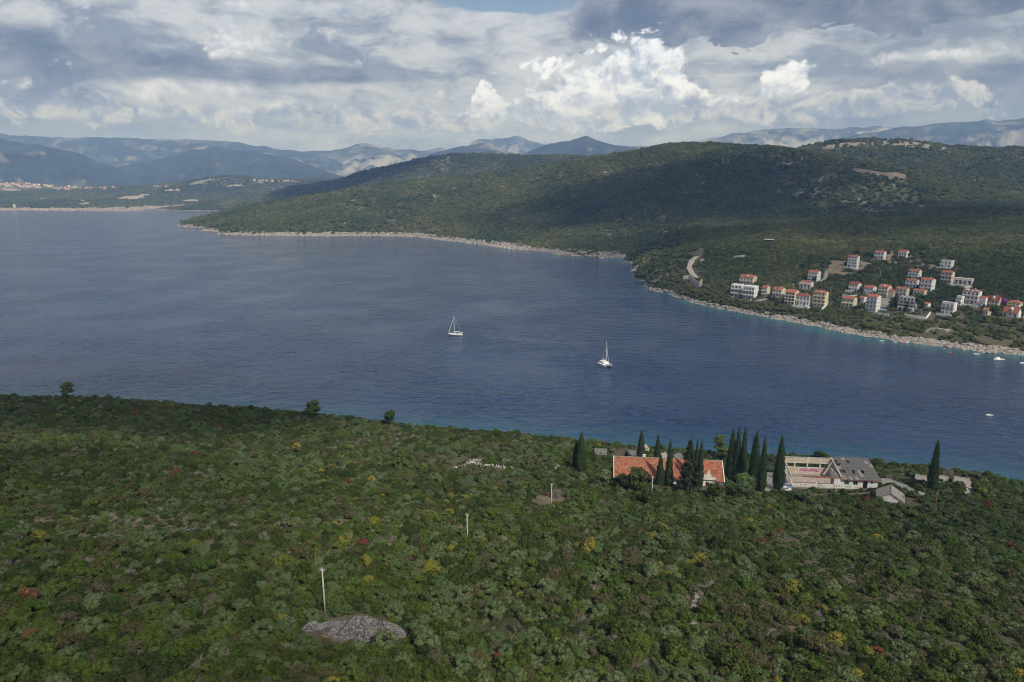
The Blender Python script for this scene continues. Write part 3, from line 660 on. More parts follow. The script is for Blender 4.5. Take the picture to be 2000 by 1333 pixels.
house('hillside_house', 'white three-storey house with red roof standing above a round tree and a paved lane', 1577, 1595, 1602, 528, 550, 3, 'g', 'wall_white')
house('low_house', 'low white house with red roof and arched porch, uphill of the dark red roof', 1562, 1583, 1588, 549, 565, 1, 'g', 'wall_white', opt='A')
house('villa', 'white villa with dark red roof, double balcony and wide terrace wall', 1657, 1674, 1682, 551, 568, 2, 'g', 'wall_white', 'roof_dark', opt='t')
house('house', 'white two-storey house with plain red roof, between the villa and the dormered house', 1686, 1704, 1711, 558, 575, 2, 'g', 'wall_white', balc=False)
house('house', 'tall red-roofed cream house with white dormer and a low side wing', 1714, 1732, 1740, 556, 580, 3, 'g', 'wall_cream', opt='dx')
house('arched_house', 'cream two-storey house with three ground-floor arches and red roof', 1644, 1666, 1673, 579, 600, 2, 'g', 'wall_cream', opt='A')
house('cabin', 'tiny white cabin with red roof beside the arched house', 1679, 1687, 1691, 579, 591, 1, 'g', 'wall_white', balc=False, opt='n')
house('apartment_house', 'white four-storey house with red roof and black balcony rails, above a blue pool', 1690, 1710, 1718, 575, 610, 4, 'g', 'wall_white', opt='m')
house('house', 'pale house with red roof behind the scalloped white house', 1748, 1769, 1775, 561, 580, 2, 'g', 'wall_cream')
house('apartment_house', 'tall white house with scalloped parapet and arcade at its foot', 1754, 1783, 1789, 580, 607, 4, 'f', 'wall_white', opt='wAm', frame='frame_brown')
house('bungalow', 'low house with long red roof among trees, below the twin-roofed white house', 1782, 1804, 1808, 565, 578, 1, 'g', 'wall_cream', balc=False)
house('shed', 'little shed with red roof next to the white boundary wall', 1803, 1811, 1814, 591, 605, 1, 'g', 'wall_white', balc=False, opt='n')
house('house', 'white house with red roof just below the blue-shuttered house', 1768, 1789, 1793, 545, 562, 2, 'g', 'wall_white')
house('house', 'white three-storey house with blue shutters and colonnade', 1773, 1793, 1799, 526, 545, 3, 'g', 'wall_white', frame='frame_blue', opt='c')
house('house', 'white three-storey house with twin red roofs, uphill of the long red roof', 1796, 1818, 1825, 543, 570, 3, 'g', 'wall_white')
house('house', 'cream three-storey house with red roof joined to a long flat-roofed wing', 1836, 1857, 1862, 529, 554, 3, 'g', 'wall_cream', opt='o')
house('modern_house', 'long low flat-roofed cream house with wide glazing', 1862, 1897, 1900, 543, 557, 1, 'f', 'wall_cream', opt='ot', phi=16)
house('modern_house', 'small white cubic house with walled terrace, highest at this side of the slope', 1836, 1857, 1862, 509, 523, 2, 'f', 'wall_white', opt='tp', phi=26)
house('villa', 'white four-storey villa on a high white plinth with pool, on bare brown ground', 1655, 1673, 1677, 499, 522, 4, 'g', 'wall_white', opt='TPc')
house('house', 'white two-storey house with red roof beside a dirt track, above the villa with plinth', 1707, 1725, 1730, 490, 507, 2, 'g', 'wall_white')
house('cottage', 'small white cottage with red roof, topmost on the slope', 1754, 1770, 1774, 489, 502, 1, 'g', 'wall_white', balc=False)
house('guesthouse', 'large white house with three white dormers along its red roof', 1878, 1909, 1914, 566, 594, 3, 'g', 'wall_white', opt='dDx', frame='frame_white')
house('tower_house', 'small white flat-topped house between trees, below the large dormered house', 1866, 1876, 1879, 579, 596, 2, 'f', 'wall_white', opt='p')
house('house', 'brownish house with broad red hipped roof and white dormer', 1925, 1949, 1955, 578, 600, 2, 'g', 'wall_cream', 'roof_dark', opt='d', rise=4.2)
house('house', 'yellow two-storey house with red hipped roof beside a purple flowering shrub', 1966, 1990, 1995, 587, 603, 2, 'h', 'wall_yellow', rise=1.5)
house('house', 'white house with steep red roof and white central dormer, near the trees at the water', 1957, 1987, 1991, 600, 620, 1, 'g', 'wall_white', opt='d', rise=4.0)
house('modern_house', 'white flat-roofed three-storey house with stepped terraces and parapet', 1837, 1861, 1865, 591, 614, 3, 'f', 'wall_white', opt='ptm')
house('pavilion', 'open white garden pavilion with small red roof', 1906, 1916, 1918, 589, 598, 1, 'h', 'wall_white', balc=False, rise=1.4, opt='n')
house('shed', 'grey shed with red roof half hidden behind a leafy tree', 1918, 1929, 1931, 602, 616, 1, 'g', 'wall_cream', balc=False, opt='n')
house('house', 'white stepped house with terraces beyond the steep-roofed white house', 1997, 2014, 2020, 610, 630, 2, 'f', 'wall_white', opt='p')
def wall_line(name, label, pts, hgt, thick, mat, h, cat='wall', sink=1.5):
    """a free-standing or retaining wall along photo points, its foot on the ground"""
    P = [hit(a, b, h) for a, b in pts]; mb = MB(); o = np.array(P[0])
    for a, b in zip(P[:-1], P[1:]):
        a, b = a-o, b-o; d = (b-a)[:2]; d = d/(np.linalg.norm(d)+1e-9); n = np.array([-d[1], d[0]])*thick/2
        V = [(a[0]-n[0], a[1]-n[1], a[2]-sink), (b[0]-n[0], b[1]-n[1], b[2]-sink), (b[0]+n[0], b[1]+n[1], b[2]-sink), (a[0]+n[0], a[1]+n[1], a[2]-sink)]
        mb.add(V + [(x, y, (a if i in (0, 3) else b)[2]+hgt) for i, (x, y, z) in enumerate(V)], [(0,3,2,1),(4,5,6,7),(0,1,5,4),(1,2,6,5),(2,3,7,6),(3,0,4,7)])
    ob = mb.build(name, MAT[mat]); ob.location = tuple(map(float, o)); tag(ob, label, cat)
    for a in P: EX_HEAD.append((a[0], a[1], 4.0))
    for a, b in zip(P[:-1], P[1:]):
        for q in (.25, .5, .75): EX_HEAD.append((a[0]*(1-q)+b[0]*q, a[1]*(1-q)+b[1]*q, 4.0))
    return ob
wall_line('boundary_wall', 'long white boundary wall below the scalloped white house', [(1766,618),(1790,622),(1808,625),(1817,614)], 2.4, 0.4, 'wall_white', h_head)
wall_line('boundary_wall', 'short white boundary wall below the house with the blue pool', [(1706,613),(1722,616),(1735,618)], 2.2, 0.4, 'wall_white', h_head)
wall_line('retaining_wall', 'tall grey curved retaining wall below the unfinished road', [(1345,547),(1352,553),(1359,559),(1366,562),(1371,556)], 6.5, 0.8, 'concrete', h_head)
wall_line('retaining_wall', 'short brown retaining wall joining the curved grey one', [(1334,548),(1345,545)], 5.0, 0.8, 'stone_wall', h_head)
wall_line('garden_wall', 'pale wall under the long flat-roofed house', [(1871,562),(1884,566),(1894,564)], 3.0, 0.4, 'wall_cream', h_head)
wall_line('garden_wall', 'low pale wall beside the bare lot of the villa on its plinth', [(1627,512),(1640,513),(1652,514)], 1.5, 0.5, 'stone_wall', h_head)
wall_line('garden_wall', 'low pale wall linking the villa on its plinth and the house by the dirt track', [(1681,515),(1694,516),(1703,517)], 1.5, 0.5, 'stone_wall', h_head)
wall_line('terrace_wall', 'white terrace wall under the villa with dark red roof', [(1645,580),(1660,582),(1674,581)], 2.6, 0.5, 'wall_white', h_head)
wall_line('lane_wall', 'slanting white wall beside the yellow four-storey house', [(1605,606),(1612,600),(1617,592)], 2.0, 0.5, 'wall_white', h_head)
wall_line('garden_wall', 'white wall between the pavilion and the small flat-topped house', [(1882,597),(1895,599),(1909,601)], 1.8, 0.4, 'wall_white', h_head)
wall_line('seaside_wall', 'pale slab wall half hidden in trees above the landing stage', [(1831,645),(1845,648),(1854,648)], 1.8, 2.5, 'concrete', h_head)
def pool():
    p = hit(1720, 605, h_head); e = empty('swimming_pool', p, R(-40)); tag(e, 'blue swimming pool with pale surround below the white four-storey house', 'pool')
    MB().box(-5.5, 5.5, -4.5, 4.5, -4, .6).build('surround', MAT['worn_paving'], e); MB().box(-3.8, 3.8, -2.4, 2.4, .604, .66).build('water', MAT['pool_water'], e); EX_HEAD.append((p[0], p[1], 9.0))
pool()
def shelter():
    p = hit(1502, 473, h_head); e = empty('shelter', p, R(-20)); tag(e, 'open shelter with flat white roof alone on the scrub ridge', 'shelter')
    MB().box(-6, 6, -3, 3, 3.2, 3.6).build('roof', MAT['wall_white'], e)
    for x in (-5.2, 0, 5.2):
        for y in (-2.4, 2.4): MB().box(x-.15, x+.15, y-.15, y+.15, -2, 3.198).build('post', MAT['frame_brown'], e)
    MB().box(-5, 5, 1.9, 2.2, -1.5, 3.1).build('back_wall', MAT['frame_brown'], e); EX_HEAD.append((p[0], p[1], 10.0))
    p = hit(1372, 510, h_head); e = empty('kiosk', p, R(-25)); tag(e, 'small white kiosk with red trim beside the unfinished road', 'kiosk')
    MB().box(-2, 2, -1.6, 1.6, -2, 2.6).build('wall', MAT['wall_white'], e); MB().box(-2.3, 2.3, -1.9, 1.9, 2.602, 2.9).build('roof', MAT['roof_red'], e); window(e, 0, -1.61, .9, 1.6, 1.1, 0, 'frame_brown'); EX_HEAD.append((p[0], p[1], 6.0))
shelter()
def utility_pole(px, py, top, label, h, group, r=0.16, min_h=6.0, dark=False):
    p = hit(px, py, h); L = max((py-top)*px_scale(p)[1]/math.cos(R(22)), min_h)
    e = empty('utility_pole', p, random.uniform(-.5, .5)); tag(e, label, 'pole', group); m = MAT['frame_brown' if dark else 'pole_concrete']
    MB().tube((0, 0, -1.5), (0, 0, L), r*1.25, r*.75, 8).build('shaft', m, e, True); MB().box(-.42, .42, -.06, .06, L-.5, L-.38).build('crossbar', MAT['metal_grey'], e)
    for x in (-.36, .36): MB().tube((x, 0, L-.37), (x, 0, L-.14), .045, .03, 6).build('insulator', MAT['frame_white'], e)
    ex = EX_HEAD if h is h_head else EX_NEAR; ex.append((p[0], p[1], 1.1)); return p
plain('pole_concrete', (0.44,0.42,0.38), 0.12, 1.5, 0.9, 0.15)
for q in ((1612,536,524), (1718,544,530), (1622,576,562), (1555,530,521), (1548,572,555)): utility_pole(*q, 'slim pale utility pole among trees of the village', h_head, 'village utility poles', 0.2)
# beach gear and landing stages on the rocks
def landing():
    p = hit(1812, 667, h_head); e = empty('landing_stage', (p[0], p[1], max(p[2], 1.2)), R(-42)); tag(e, 'pale concrete landing stage on the rocks with short stairs', 'landing stage')
    MB().box(-14, 14, -3.2, 3.2, -3, .3).build('slab', MAT['concrete'], e)
    for i in range(5): MB().box(4+i*.55, 4+(i+1)*.55-.01, 3.21, 5.6, -2+i*.1, .6+i*.5).build('step', MAT['concrete'], e)
    EX_HEAD.append((p[0], p[1], 9.0))
    for i in range(4):
        ca, sa = math.cos(R(-42)), math.sin(R(-42)); x, y = -8+i*1.7, .5
        o = empty('sun_lounger', (p[0]+ca*x-sa*y, p[1]+sa*x+ca*y, max(p[2], 1.2)+.3), R(-42)); tag(o, 'white sun lounger on the pale landing stage', 'sun lounger', 'sun loungers on the landing stage')
        MB().box(-.35, .35, -1, .4, .28, .36).build('seat', MAT['frame_white'], o); MB().prism([(.41, .3), (1.1, .85), (1.05, .93), (.405, .37)], 'x', -.35, .35).build('backrest', MAT['frame_white'], o)
        for a in (-.3, .3):
            for b in (-.9, .3): MB().box(a-.03, a+.03, b-.03, b+.03, 0, .279).build('leg', MAT['frame_white'], o)
    p = hit(1481, 613, h_head); e = empty('parasol', (p[0], p[1], max(p[2], 1.0)), 0); tag(e, 'bright blue parasol on the pale rocks at the water', 'parasol')
    MB().tube((0, 0, -1), (0, 0, 2.3), .05, .04, 6).build('pole', MAT['frame_white'], e)
    rg = [[(1.9*math.cos(a), 1.9*math.sin(a), 1.9) for a in np.linspace(0, 2*math.pi, 9)[:-1]], [(.06*math.cos(a), .06*math.sin(a), 2.5) for a in np.linspace(0, 2*math.pi, 9)[:-1]]]
    plain('blue_cloth', (0.03,0.12,0.50), 0.1); MB().loft(rg).build('canopy', MAT['blue_cloth'], e)
landing()
# the distant town: small houses, a church, masts
def town():
    rng = random.Random(4); spots = []
    for i in range(46): x = rng.uniform(-4, 62); spots.append((x, rng.uniform(358.5, 366) + x*.02))
    for i in range(26): x = rng.uniform(62, 100); spots.append((x, rng.uniform(362, 367.5)))
    for i in range(20): spots.append((rng.uniform(102, 138), rng.uniform(368, 372.5)))
    for i in range(30): x = rng.uniform(130, 214); spots.append((x, rng.uniform(365, 371.5)))
    spots += [(300,366),(304,365),(308,365.5),(315,364.5),(322,366),(326,365.5),(332,373),(345,372),(497,353),(505,354),(512,354),(520,354),(532,355),(545,356),(556,356),(562,355.5),(570,356),(578,356.5)]
    w = MB().box(-.5, .5, 0, 1, -.6, 1).prism([(0, 1), (1, 1), (.5, 1.28)], 'x', -.499, .499).mesh('wall'); w.materials.append(MAT['wall_white'])
    r = MB().prism([(-.06, .97), (.5, 1.3), (.5, 1.38), (-.06, 1.05)], 'x', -.54, .54).prism([(1.06, .97), (.501, 1.3), (.501, 1.38), (1.06, 1.05)], 'x', -.54, .54).mesh('roof'); r.materials.append(MAT['roof_red'])
    g = MB(); 
    for i in (-.3, 0, .3): g.box(i-.08, i+.08, -.03, .01, .25, .7)
    g = g.mesh('windows'); g.materials.append(MAT['window_glass'])
    for a, b in spots:
        p = hit(a, b, h_far, 3000, 9000); W = rng.uniform(9, 22); e = empty('town_house', p, rng.uniform(-.8, .6)); e.scale = (W, rng.uniform(9, 12), rng.uniform(6, 11))
        size = 'wide' if W > 17 else 'small' if W < 12 else 'middling'
        where = 'among the dense main row of the distant hilltop town' if a < 62 else 'on the sloping shoulder of the distant hilltop town' if a < 101 else 'in the low cluster below the distant hilltop town' if b > 367.9 and a < 140 else 'between the distant hilltop town and its church' if a < 250 else 'by the fields near the distant church' if a < 400 else 'in the row along the distant wooded ridge'
        lab = size + ' white house with red roof ' + where
        tag(e, lab, 'house', 'houses of the distant town' if a < 250 else 'houses on the distant ridge')
        link('wall', w, None, e); link('roof', r, None, e); link('window_row', g, None, e); EX_FAR.append((p[0], p[1]-14, 17.0))
    p = hit(222, 369, h_far, 3000, 9000); e = empty('church', p); tag(e, 'pale church with slim bell tower at the edge of the distant town', 'church')
    MB().box(-8, 14, 0, 12, -3, 9).build('nave', MAT['wall_cream'], e); MB().prism([(-1, 9), (13, 9), (6, 14)], 'x', -8.4, 14.4).build('roof', MAT['roof_red'], e)
    MB().box(-13, -8.01, 2, 7, -3, 22).build('bell_tower', MAT['wall_cream'], e); MB().loft([[(-13, 2, 22), (-8, 2, 22), (-8, 7, 22), (-13, 7, 22)], [(-10.6, 4.4, 28), (-10.4, 4.4, 28), (-10.4, 4.6, 28), (-10.6, 4.6, 28)]]).build('spire', MAT['roof_red'], e)
    for i, (a, b, L) in enumerate(((411, 351.5, 26), (418, 351.5, 34))):
        p = hit(a, b, h_far, 3000, 9000); e = empty('radio_mast', p); tag(e, 'radio mast on the rocky crown of the distant hill', 'mast', 'radio masts on the distant hill'); mb = MB()
        for x, y in ((-1.6, -1), (1.6, -1), (0, 1.8)): mb.tube((x, y, -2), (x*.25, y*.25, L), .35, .2, 4)
        for k in range(1, 9): z = L*k/9; s = 1-.75*z/L; mb.tube((-1.6*s, -s, z), (1.6*s, -s, z), .15, None, 4); mb.tube((1.6*s, -s, z), (0, 1.8*s, z), .15, None, 4)
        mb.build('lattice', MAT['frame_white'], e); MB().box(-3, 3, -3, 3, -3, 4).build('hut', MAT['wall_cream'], e)
    p = hit(29, 406, h_far, 3000, 9000); e = empty('watch_tower', p); tag(e, 'broken pale stone tower on the distant rocky shore', 'tower'); MB().loft([[(-6, -6, -4), (6, -6, -4), (6, 6, -4), (-6, 6, -4)], [(-4.4, -4.4, 20), (4, -4, 13), (4, 4.4, 15), (-4.4, 4.4, 21)]]).build('shaft', MAT['stone_wall'], e); MB().box(-1.2, 1.2, -5.9, -5.2, -3, 2).build('doorway', MAT['window_glass'], e)
town()

# ------------------------------------------------------------------ the abandoned camp on the near slope
plain('old_plaster', (0.66,0.63,0.58), 0.12, 0.7, 0.9, 0.15, dirt=(0.40,0.35,0.31))
plain('pink_plaster', (0.55,0.44,0.38), 0.14, 0.9, 0.9, 0.15, dirt=(0.62,0.55,0.47))
plain('brick_panel', (0.56,0.47,0.36), 0.2, 3.5, 0.95, 0.1, dirt=(0.64,0.58,0.48))
plain('rusty_beam', (0.26,0.11,0.06), 0.25, 2.0, 0.85, 0.2, dirt=(0.36,0.20,0.13))
plain('roof_sheet', (0.13,0.125,0.12), 0.18, 0.9, 0.9, 0.15, dirt=(0.13,0.12,0.11)); plain('roof_sheet_pale', (0.25,0.23,0.21), 0.15, 0.9, 0.9, 0.15)
plain('old_wood', (0.07,0.055,0.045), 0.25, 2.5, 0.9, 0.1); plain('pale_boards', (0.42,0.40,0.36), 0.2, 1.6, 0.9, 0.1, dirt=(0.20,0.17,0.14))
plain('dark_inside', (0.02,0.018,0.016), 0.1); plain('turquoise_paint', (0.10,0.36,0.34), 0.15)
plain('spray_black', (0.05,0.05,0.055), 0.1); plain('spray_purple', (0.22,0.06,0.30), 0.2); plain('spray_pink', (0.58,0.12,0.30), 0.2); plain('spray_yellow', (0.62,0.45,0.12), 0.2); plain('spray_red', (0.50,0.10,0.07), 0.2)
def tile_mat():
    m, t, b = material('clay_tiles', 0.85, 0.2); g = coords(t, 'Object')
    vo = t.nodes.new('ShaderNodeTexVoronoi'); vo.inputs['Scale'].default_value = 2.6; t.links.new(g, vo.inputs['Vector']); sx = t.nodes.new('ShaderNodeSeparateXYZ'); t.links.new(vo.outputs['Color'], sx.inputs[0])
    c = ramp(t, sx.outputs[0], [(0.0, (0.128,0.048,0.032)), (0.35, (0.288,0.092,0.050)), (0.7, (0.368,0.136,0.077)), (1.0, (0.400,0.216,0.144))])
    n = noise(t, g, 0.28, 5, 0.65); c = cmix(t, n.sm(0.55, 0.72)*0.7, c, (0.22,0.075,0.045)); t.links.new(c, b.inputs['Base Color'])
tile_mat()
def frame2(pl, pr, z):
    """ground frame from two photo points at one height: origin, turn, length"""
    a, b = at_z(*pl, z), at_z(*pr, z); d = b-a; return a, math.atan2(d[1], d[0]), float(np.hypot(d[0], d[1]))
def local(o, rz, p):
    d = np.array(p)-np.array(o); return d[0]*math.cos(rz)+d[1]*math.sin(rz), -d[0]*math.sin(rz)+d[1]*math.cos(rz)
def scribble(parent, x0, x1, z0, z1, y, mat, seed, n=4, w=0.07, name='graffiti'):
    """loose spray-paint letters: flat strokes 4 mm proud of the wall"""
    rng = random.Random(seed); mb = MB(); cw = (x1-x0)/n
    for i in range(n):
        pts = [(x0+cw*(i+rng.uniform(.05, .95)), rng.uniform(z0, z1)) for _ in range(rng.randint(4, 6))]
        if rng.random() < .5: c = (x0+cw*(i+.5), (z0+z1)/2); pts = [(c[0]+cw*.4*math.cos(a), c[1]+(z1-z0)*.42*math.sin(a)) for a in np.linspace(rng.random()*2, rng.random()*2+5, 9)]
        for (ax, az), (bx, bz) in zip(pts[:-1], pts[1:]):
            dx, dz = bx-ax, bz-az; L = math.hypot(dx, dz)+1e-6; nx, nz_ = -dz/L*w, dx/L*w
            mb.add([(ax-nx, y, az-nz_), (bx-nx, y, bz-nz_), (bx+nx, y, bz+nz_), (ax+nx, y, az+nz_)], [(0, 1, 2, 3)])
            y -= 0.0006
    return mb.build(name, MAT[mat], parent)
def long_house():
    g = 0.5*(hit(1260, 935, h_near)[2] + hit(1400, 945, h_near)[2]); ze = g+3.6
    o, rz, L = frame2((1200, 929), (1414, 939), ze); zr = ze+4.9
    half = 0.5*(local(o, rz, at_z(1202, 891, zr))[1] + local(o, rz, at_z(1410, 902, zr))[1]); half = min(max(half, 6.0), 9.0)
    e = empty('long_house', (o[0], o[1], g), rz); tag(e, 'long derelict house with worn red tile roof and broken eave behind cypresses', 'ruined house')
    H, RR = ze-g, zr-ze; k = RR/half; D = 2*half
    MB().box(.3, L-.3, .6, .95, -3, H+.3).build('front_wall', MAT['old_plaster'], e); MB().box(.3, L-.3, D-.95, D-.6, -3, H+.3).build('back_wall', MAT['old_plaster'], e)
    for x in (.3, L-.65): MB().prism([(.96, -3), (D-.96, -3), (D-.96, H+.7*k-.3), (half, zr-g-.35), (.96, H+.7*k-.3)], 'x', x, x+.35).build('gable_wall', MAT['old_plaster'], e)
    for i in range(11):
        x = 2.2+i*(L-4.4)/10; window(e, x, .59, .9, 1.3, 1.5, 0, 'frame_brown')
    # laths, boards and rafters under the tiles
    bd = MB(); nb = 22
    for i in range(nb):
        y0, y1 = half*i/nb, half*(i+1)/nb-.06
        bd.prism([(y0, H+y0*k-.10), (y1, H+y1*k-.10), (y1, H+y1*k-.06), (y0, H+y0*k-.06)], 'x', .2+(i*7 % 3)*.1, L-.2-(i*5 % 4)*.1)
    bd.build('boarding', MAT['pale_boards'], e)
    for i in range(16):
        x = .4+i*(L-.8)/15; MB().prism([(-.3, H-.3*k-.32), (half, H+half*k-.32), (half, H+half*k-.12), (-.3, H-.3*k-.12)], 'x', x-.07, x+.07).build('rafter', MAT['old_wood'], e)
    # clay tiles, course by course; a ragged bite is gone above the eave
    rng = np.random.default_rng(5); nc, nr = 150, 30; tw = (L+.5)/nc; sl = math.hypot(half+.5, (half+.5)*k)/nr; th = math.atan(k); V, F = [], []
    for r in range(nr):
        for c in range(nc):
            u, v = (c+.5)/nc, (r+.5)/nr
            edge = 0.36+0.10*math.sin(u*60)+0.07*math.sin(u*131+1)
            if 0.805 < u < 0.925+(.04*v) and v < edge-max(0, (u-.88))*3.2: continue
            if 0.62 < u < 0.70 and .10 < v < .17+.03*math.sin(u*200) and rng.random() < .85: continue
            if rng.random() < 0.012: continue
            x0 = -.25+c*tw; y0 = -.5+r*sl*math.cos(th); z0 = H-.5*k+r*sl*math.sin(th)+.06+rng.normal(0, .012); ln = sl*1.12; a = th-.10+rng.normal(0, .05); j = rng.normal(0, .02)
            y1, z1 = y0+ln*math.cos(a), z0+ln*math.sin(a); n = len(V); up = tw*.32
            V += [(x0+j, y0, z0), (x0+tw*.5+j, y0, z0+up), (x0+tw*.97+j, y0, z0), (x0+j, y1, z1), (x0+tw*.5+j, y1, z1+up*.8), (x0+tw*.97+j, y1, z1)]
            F += [(n, n+1, n+4, n+3), (n+1, n+2, n+5, n+4)]
    ro = mesh_obj('roof_tiles', V, F, MAT['clay_tiles'], e); ro['kind'] = 'stuff'
    MB().prism([(D+.5, H-.5*k), (half+.01, H+half*k), (half+.01, H+half*k+.14), (D+.5, H-.5*k+.14)], 'x', -.2, L+.2).build('back_roof', MAT['roof_red'], e)
    MB().tube((-.3, half, zr-g+.12), (L+.3, half, zr-g+.12), .17, None, 8).build('ridge_cap', MAT['roof_sheet_pale'], e)
    for x in (-.32, L+.08): MB().prism([(-.6, H-.6*k-.25), (half, zr-g-.1), (half, zr-g+.32), (-.6, H-.6*k+.16)], 'x', x, x+.24).build('verge_board', MAT['old_plaster'], e)
    for x in (L*.27, L*.5): MB().box(x, x+1.1, half+.8, half+1.9, zr-g-1.5, zr-g+.75).build('chimney', MAT['old_plaster'], e)
    c, s = math.cos(rz), math.sin(rz); EX_NEAR.append([(o[0]+c*a-s*b, o[1]+s*a+c*b) for a, b in ((-1.5, -0.9), (L*.55, -0.9), (L*.56, -2.5), (L*.78, -2.5), (L*.79, -7), (L+1.5, -8.0), (L+1.5, D+1), (-1.5, D+1))])
long_house()
def white_ruin():
    g = 0.5*(hit(1560, 952, h_near)[2] + hit(1700, 956, h_near)[2]); o, rz, L = frame2((1545, 950), (1713, 957), g); D = 12.5
    e = empty('roofless_hall', (o[0], o[1], g), rz); tag(e, 'white ruined hall with graffiti, half roofless, half under broken grey sheets', 'ruined hall')
    Hf, Hb = 4.0, 7.0; k = (Hb-Hf)/D; u = lambda q: q*L
    MB().box(-.3, L+.3, -.6, D+.5, -4, .05).build('floor', MAT['worn_paving'], e)
    # far wall: parapet, window row between piers, panelled top
    xs = [0, u(.145), u(.30), u(.455), u(.56)]
    MB().box(0, u(.61), D-.35, D, .051, 2.7).build('lower_wall', MAT['pink_plaster'], e)
    for i, x in enumerate(xs): MB().box(x-.22, x+.22, D-.42, D+.05, 2.701, Hb).build('pier', MAT['old_plaster'], e)
    MB().box(xs[-1]+.221, u(.61), D-.35, D, 2.701, Hb).build('wall_panel', MAT['pink_plaster'], e)
    for a, b in zip(xs[:-1], xs[1:]):
        MB().box(a+.221, b-.221, D-.34, D-.04, 4.85, Hb-.3).build('wall_panel', MAT['brick_panel'], e)
        MB().box(a+.221, b-.221, D-.40, D, 4.6, 4.848).build('lintel', MAT['old_plaster'], e); MB().box(a+.221, b-.221, D-.42, D+.02, 2.701, 2.85).build('sill', MAT['old_plaster'], e)
        for q in (.38, .62): MB().box(a+(b-a)*q-.04, a+(b-a)*q+.04, D-.2, D-.1, 2.851, 4.599).build('window_bar', MAT['old_wood'], e)
    MB().box(-.2, u(.61), D-.36, D+.1, Hb-.299, Hb+.05).build('coping', MAT['concrete'], e)
    scribble(e, u(.20), u(.43), 1.15, 2.45, D-.356, 'spray_purple', 3, 7, .13); scribble(e, u(.22), u(.45), 1.2, 2.4, D-.362, 'spray_pink', 8, 7, .10); scribble(e, u(.06), u(.18), 1.3, 2.4, D-.356, 'spray_yellow', 5, 4, .08); scribble(e, u(.46), u(.55), .8, 4.2, D-.356, 'spray_red', 9, 3, .06)
    # sloping gable beams with open lattice at the near end
    for x, nm in ((-.15, 'gable_beam'), (u(.585), 'gable_beam')): MB().prism([(-.5, Hf-.35), (D+.2, Hb-.3), (D+.2, Hb+.25), (-.5, Hf+.2)], 'x', x-.3, x+.3).build(nm, MAT['concrete'], e)
    lat = MB()
    for i in range(5):
        for j in range(3):
            y0, z0 = .8+i*1.7, .5+j*1.3
            if z0 < Hf+k*y0-1.4: lat.prism([(y0, z0+.55), (y0+.75, z0), (y0+1.5, z0+.55), (y0+.75, z0+1.1)], 'x', -.25, -.05)
    lat.build('lattice', MAT['old_plaster'], e)
    MB().box(u(.585)-.15, u(.585)+.15, 2.5, D-.36, .051, 3.2).build('cross_wall', MAT['old_plaster'], e)
    # front of the roofless part
    MB().box(0, u(.50), 0, .3, .051, 1.35).build('low_wall', MAT['old_plaster'], e); MB().box(.3, u(.50), .301, .9, .6, .95).build('bench_ledge', MAT['pink_plaster'], e)
    for q in (0.0, .145, .295, .445, .50): MB().box(u(q)-.17, u(q)+.17, -.02, .32, 1.351, Hf).build('column', MAT['old_plaster'], e)
    MB().box(u(.13), u(.62), -.18, .36, Hf+.001, Hf+.42).build('eave_beam', MAT['rusty_beam'], e)
    scribble(e, u(.31), u(.41), .25, 1.2, -.004, 'spray_black', 21, 4, .05); scribble(e, u(.03), u(.12), .3, 1.2, -.004, 'spray_red', 22, 3, .05)
    MB().box(u(.02), u(.5), 4.5, 4.75, .051, 1.7).build('inner_wall', MAT['pink_plaster'], e)
    # enclosed part: front with two windows, a door and a slit
    segs = [(.50, .615), (.67, .715), (.77, .83), (.885, .915), (.945, 1.0)]
    fw = MB()
    for a, b in segs: fw.box(u(a)+.18 if a == .50 else u(a), u(b), 0, .3, .051, Hf-.01)
    for a, b, z0, z1 in ((.615, .67, 1.5, 3.4), (.715, .77, 1.5, 3.4), (.83, .885, .3, 3.5), (.915, .945, 2.2, 3.4)): fw.box(u(a), u(b), 0, .3, z1, Hf-.01); fw.box(u(a), u(b), 0, .3, .051, z0)
    fw.build('front_wall', MAT['wall_white'], e)
    for a, b, z0, z1, nm in ((.615, .67, 1.5, 3.4, 'window'), (.715, .77, 1.5, 3.4, 'window'), (.915, .945, 2.2, 3.4, 'window')):
        w = MB().box(u(a), u(a)+.14, .05, .25, z0, z1).box(u(b)-.14, u(b), .05, .25, z0, z1).box(u(a)+.141, u(b)-.141, .05, .25, z1-.14, z1).box((u(a)+u(b))/2-.06, (u(a)+u(b))/2+.06, .08, .2, z0, z1-.141).build(nm, MAT['turquoise_paint'], e)
    MB().box(u(.885)-.14, u(.885), .02, .28, .3, 3.5).box(u(.83), u(.83)+.1, .05, .25, .3, 3.5).build('door_frame', MAT['turquoise_paint'], e)
    MB().box(L-.3, L, .301, D, .051, Hf).prism([(.301, Hf), (D, Hf), (D, Hb-.3), (.301, Hf+.05)], 'x', L-.3, L).build('end_wall', MAT['wall_white'], e); MB().box(u(.61), L-.301, D-.35, D, .051, Hb-.3).build('rear_wall', MAT['old_plaster'], e)
    for i, (a, b) in enumerate(((.50, .60), (.62, .70), (.72, .82), (.89, .99))): scribble(e, u(a)+.3, u(b), .35, 1.3, -.004, 'spray_black' if i != 2 else 'spray_red', 30+i, 5, .045)
    # roof of the enclosed part: rows of sheets, some slipped, pale or gone
    rng = random.Random(12); nx, ny = 12, 7; x0, x1 = u(.595), L+.9; y0, y1 = -.9, D+.6; sw, sh = (x1-x0)/nx, (y1-y0)/ny
    for i in range(8): x = x0+.3+i*(x1-x0-.6)/7; MB().prism([(y0+.2, Hf+k*y0+.02), (y1-.2, Hf+k*y1+.02), (y1-.2, Hf+k*y1+.2), (y0+.2, Hf+k*y0+.2)], 'x', x-.06, x+.06).build('rafter', MAT['old_wood'], e)
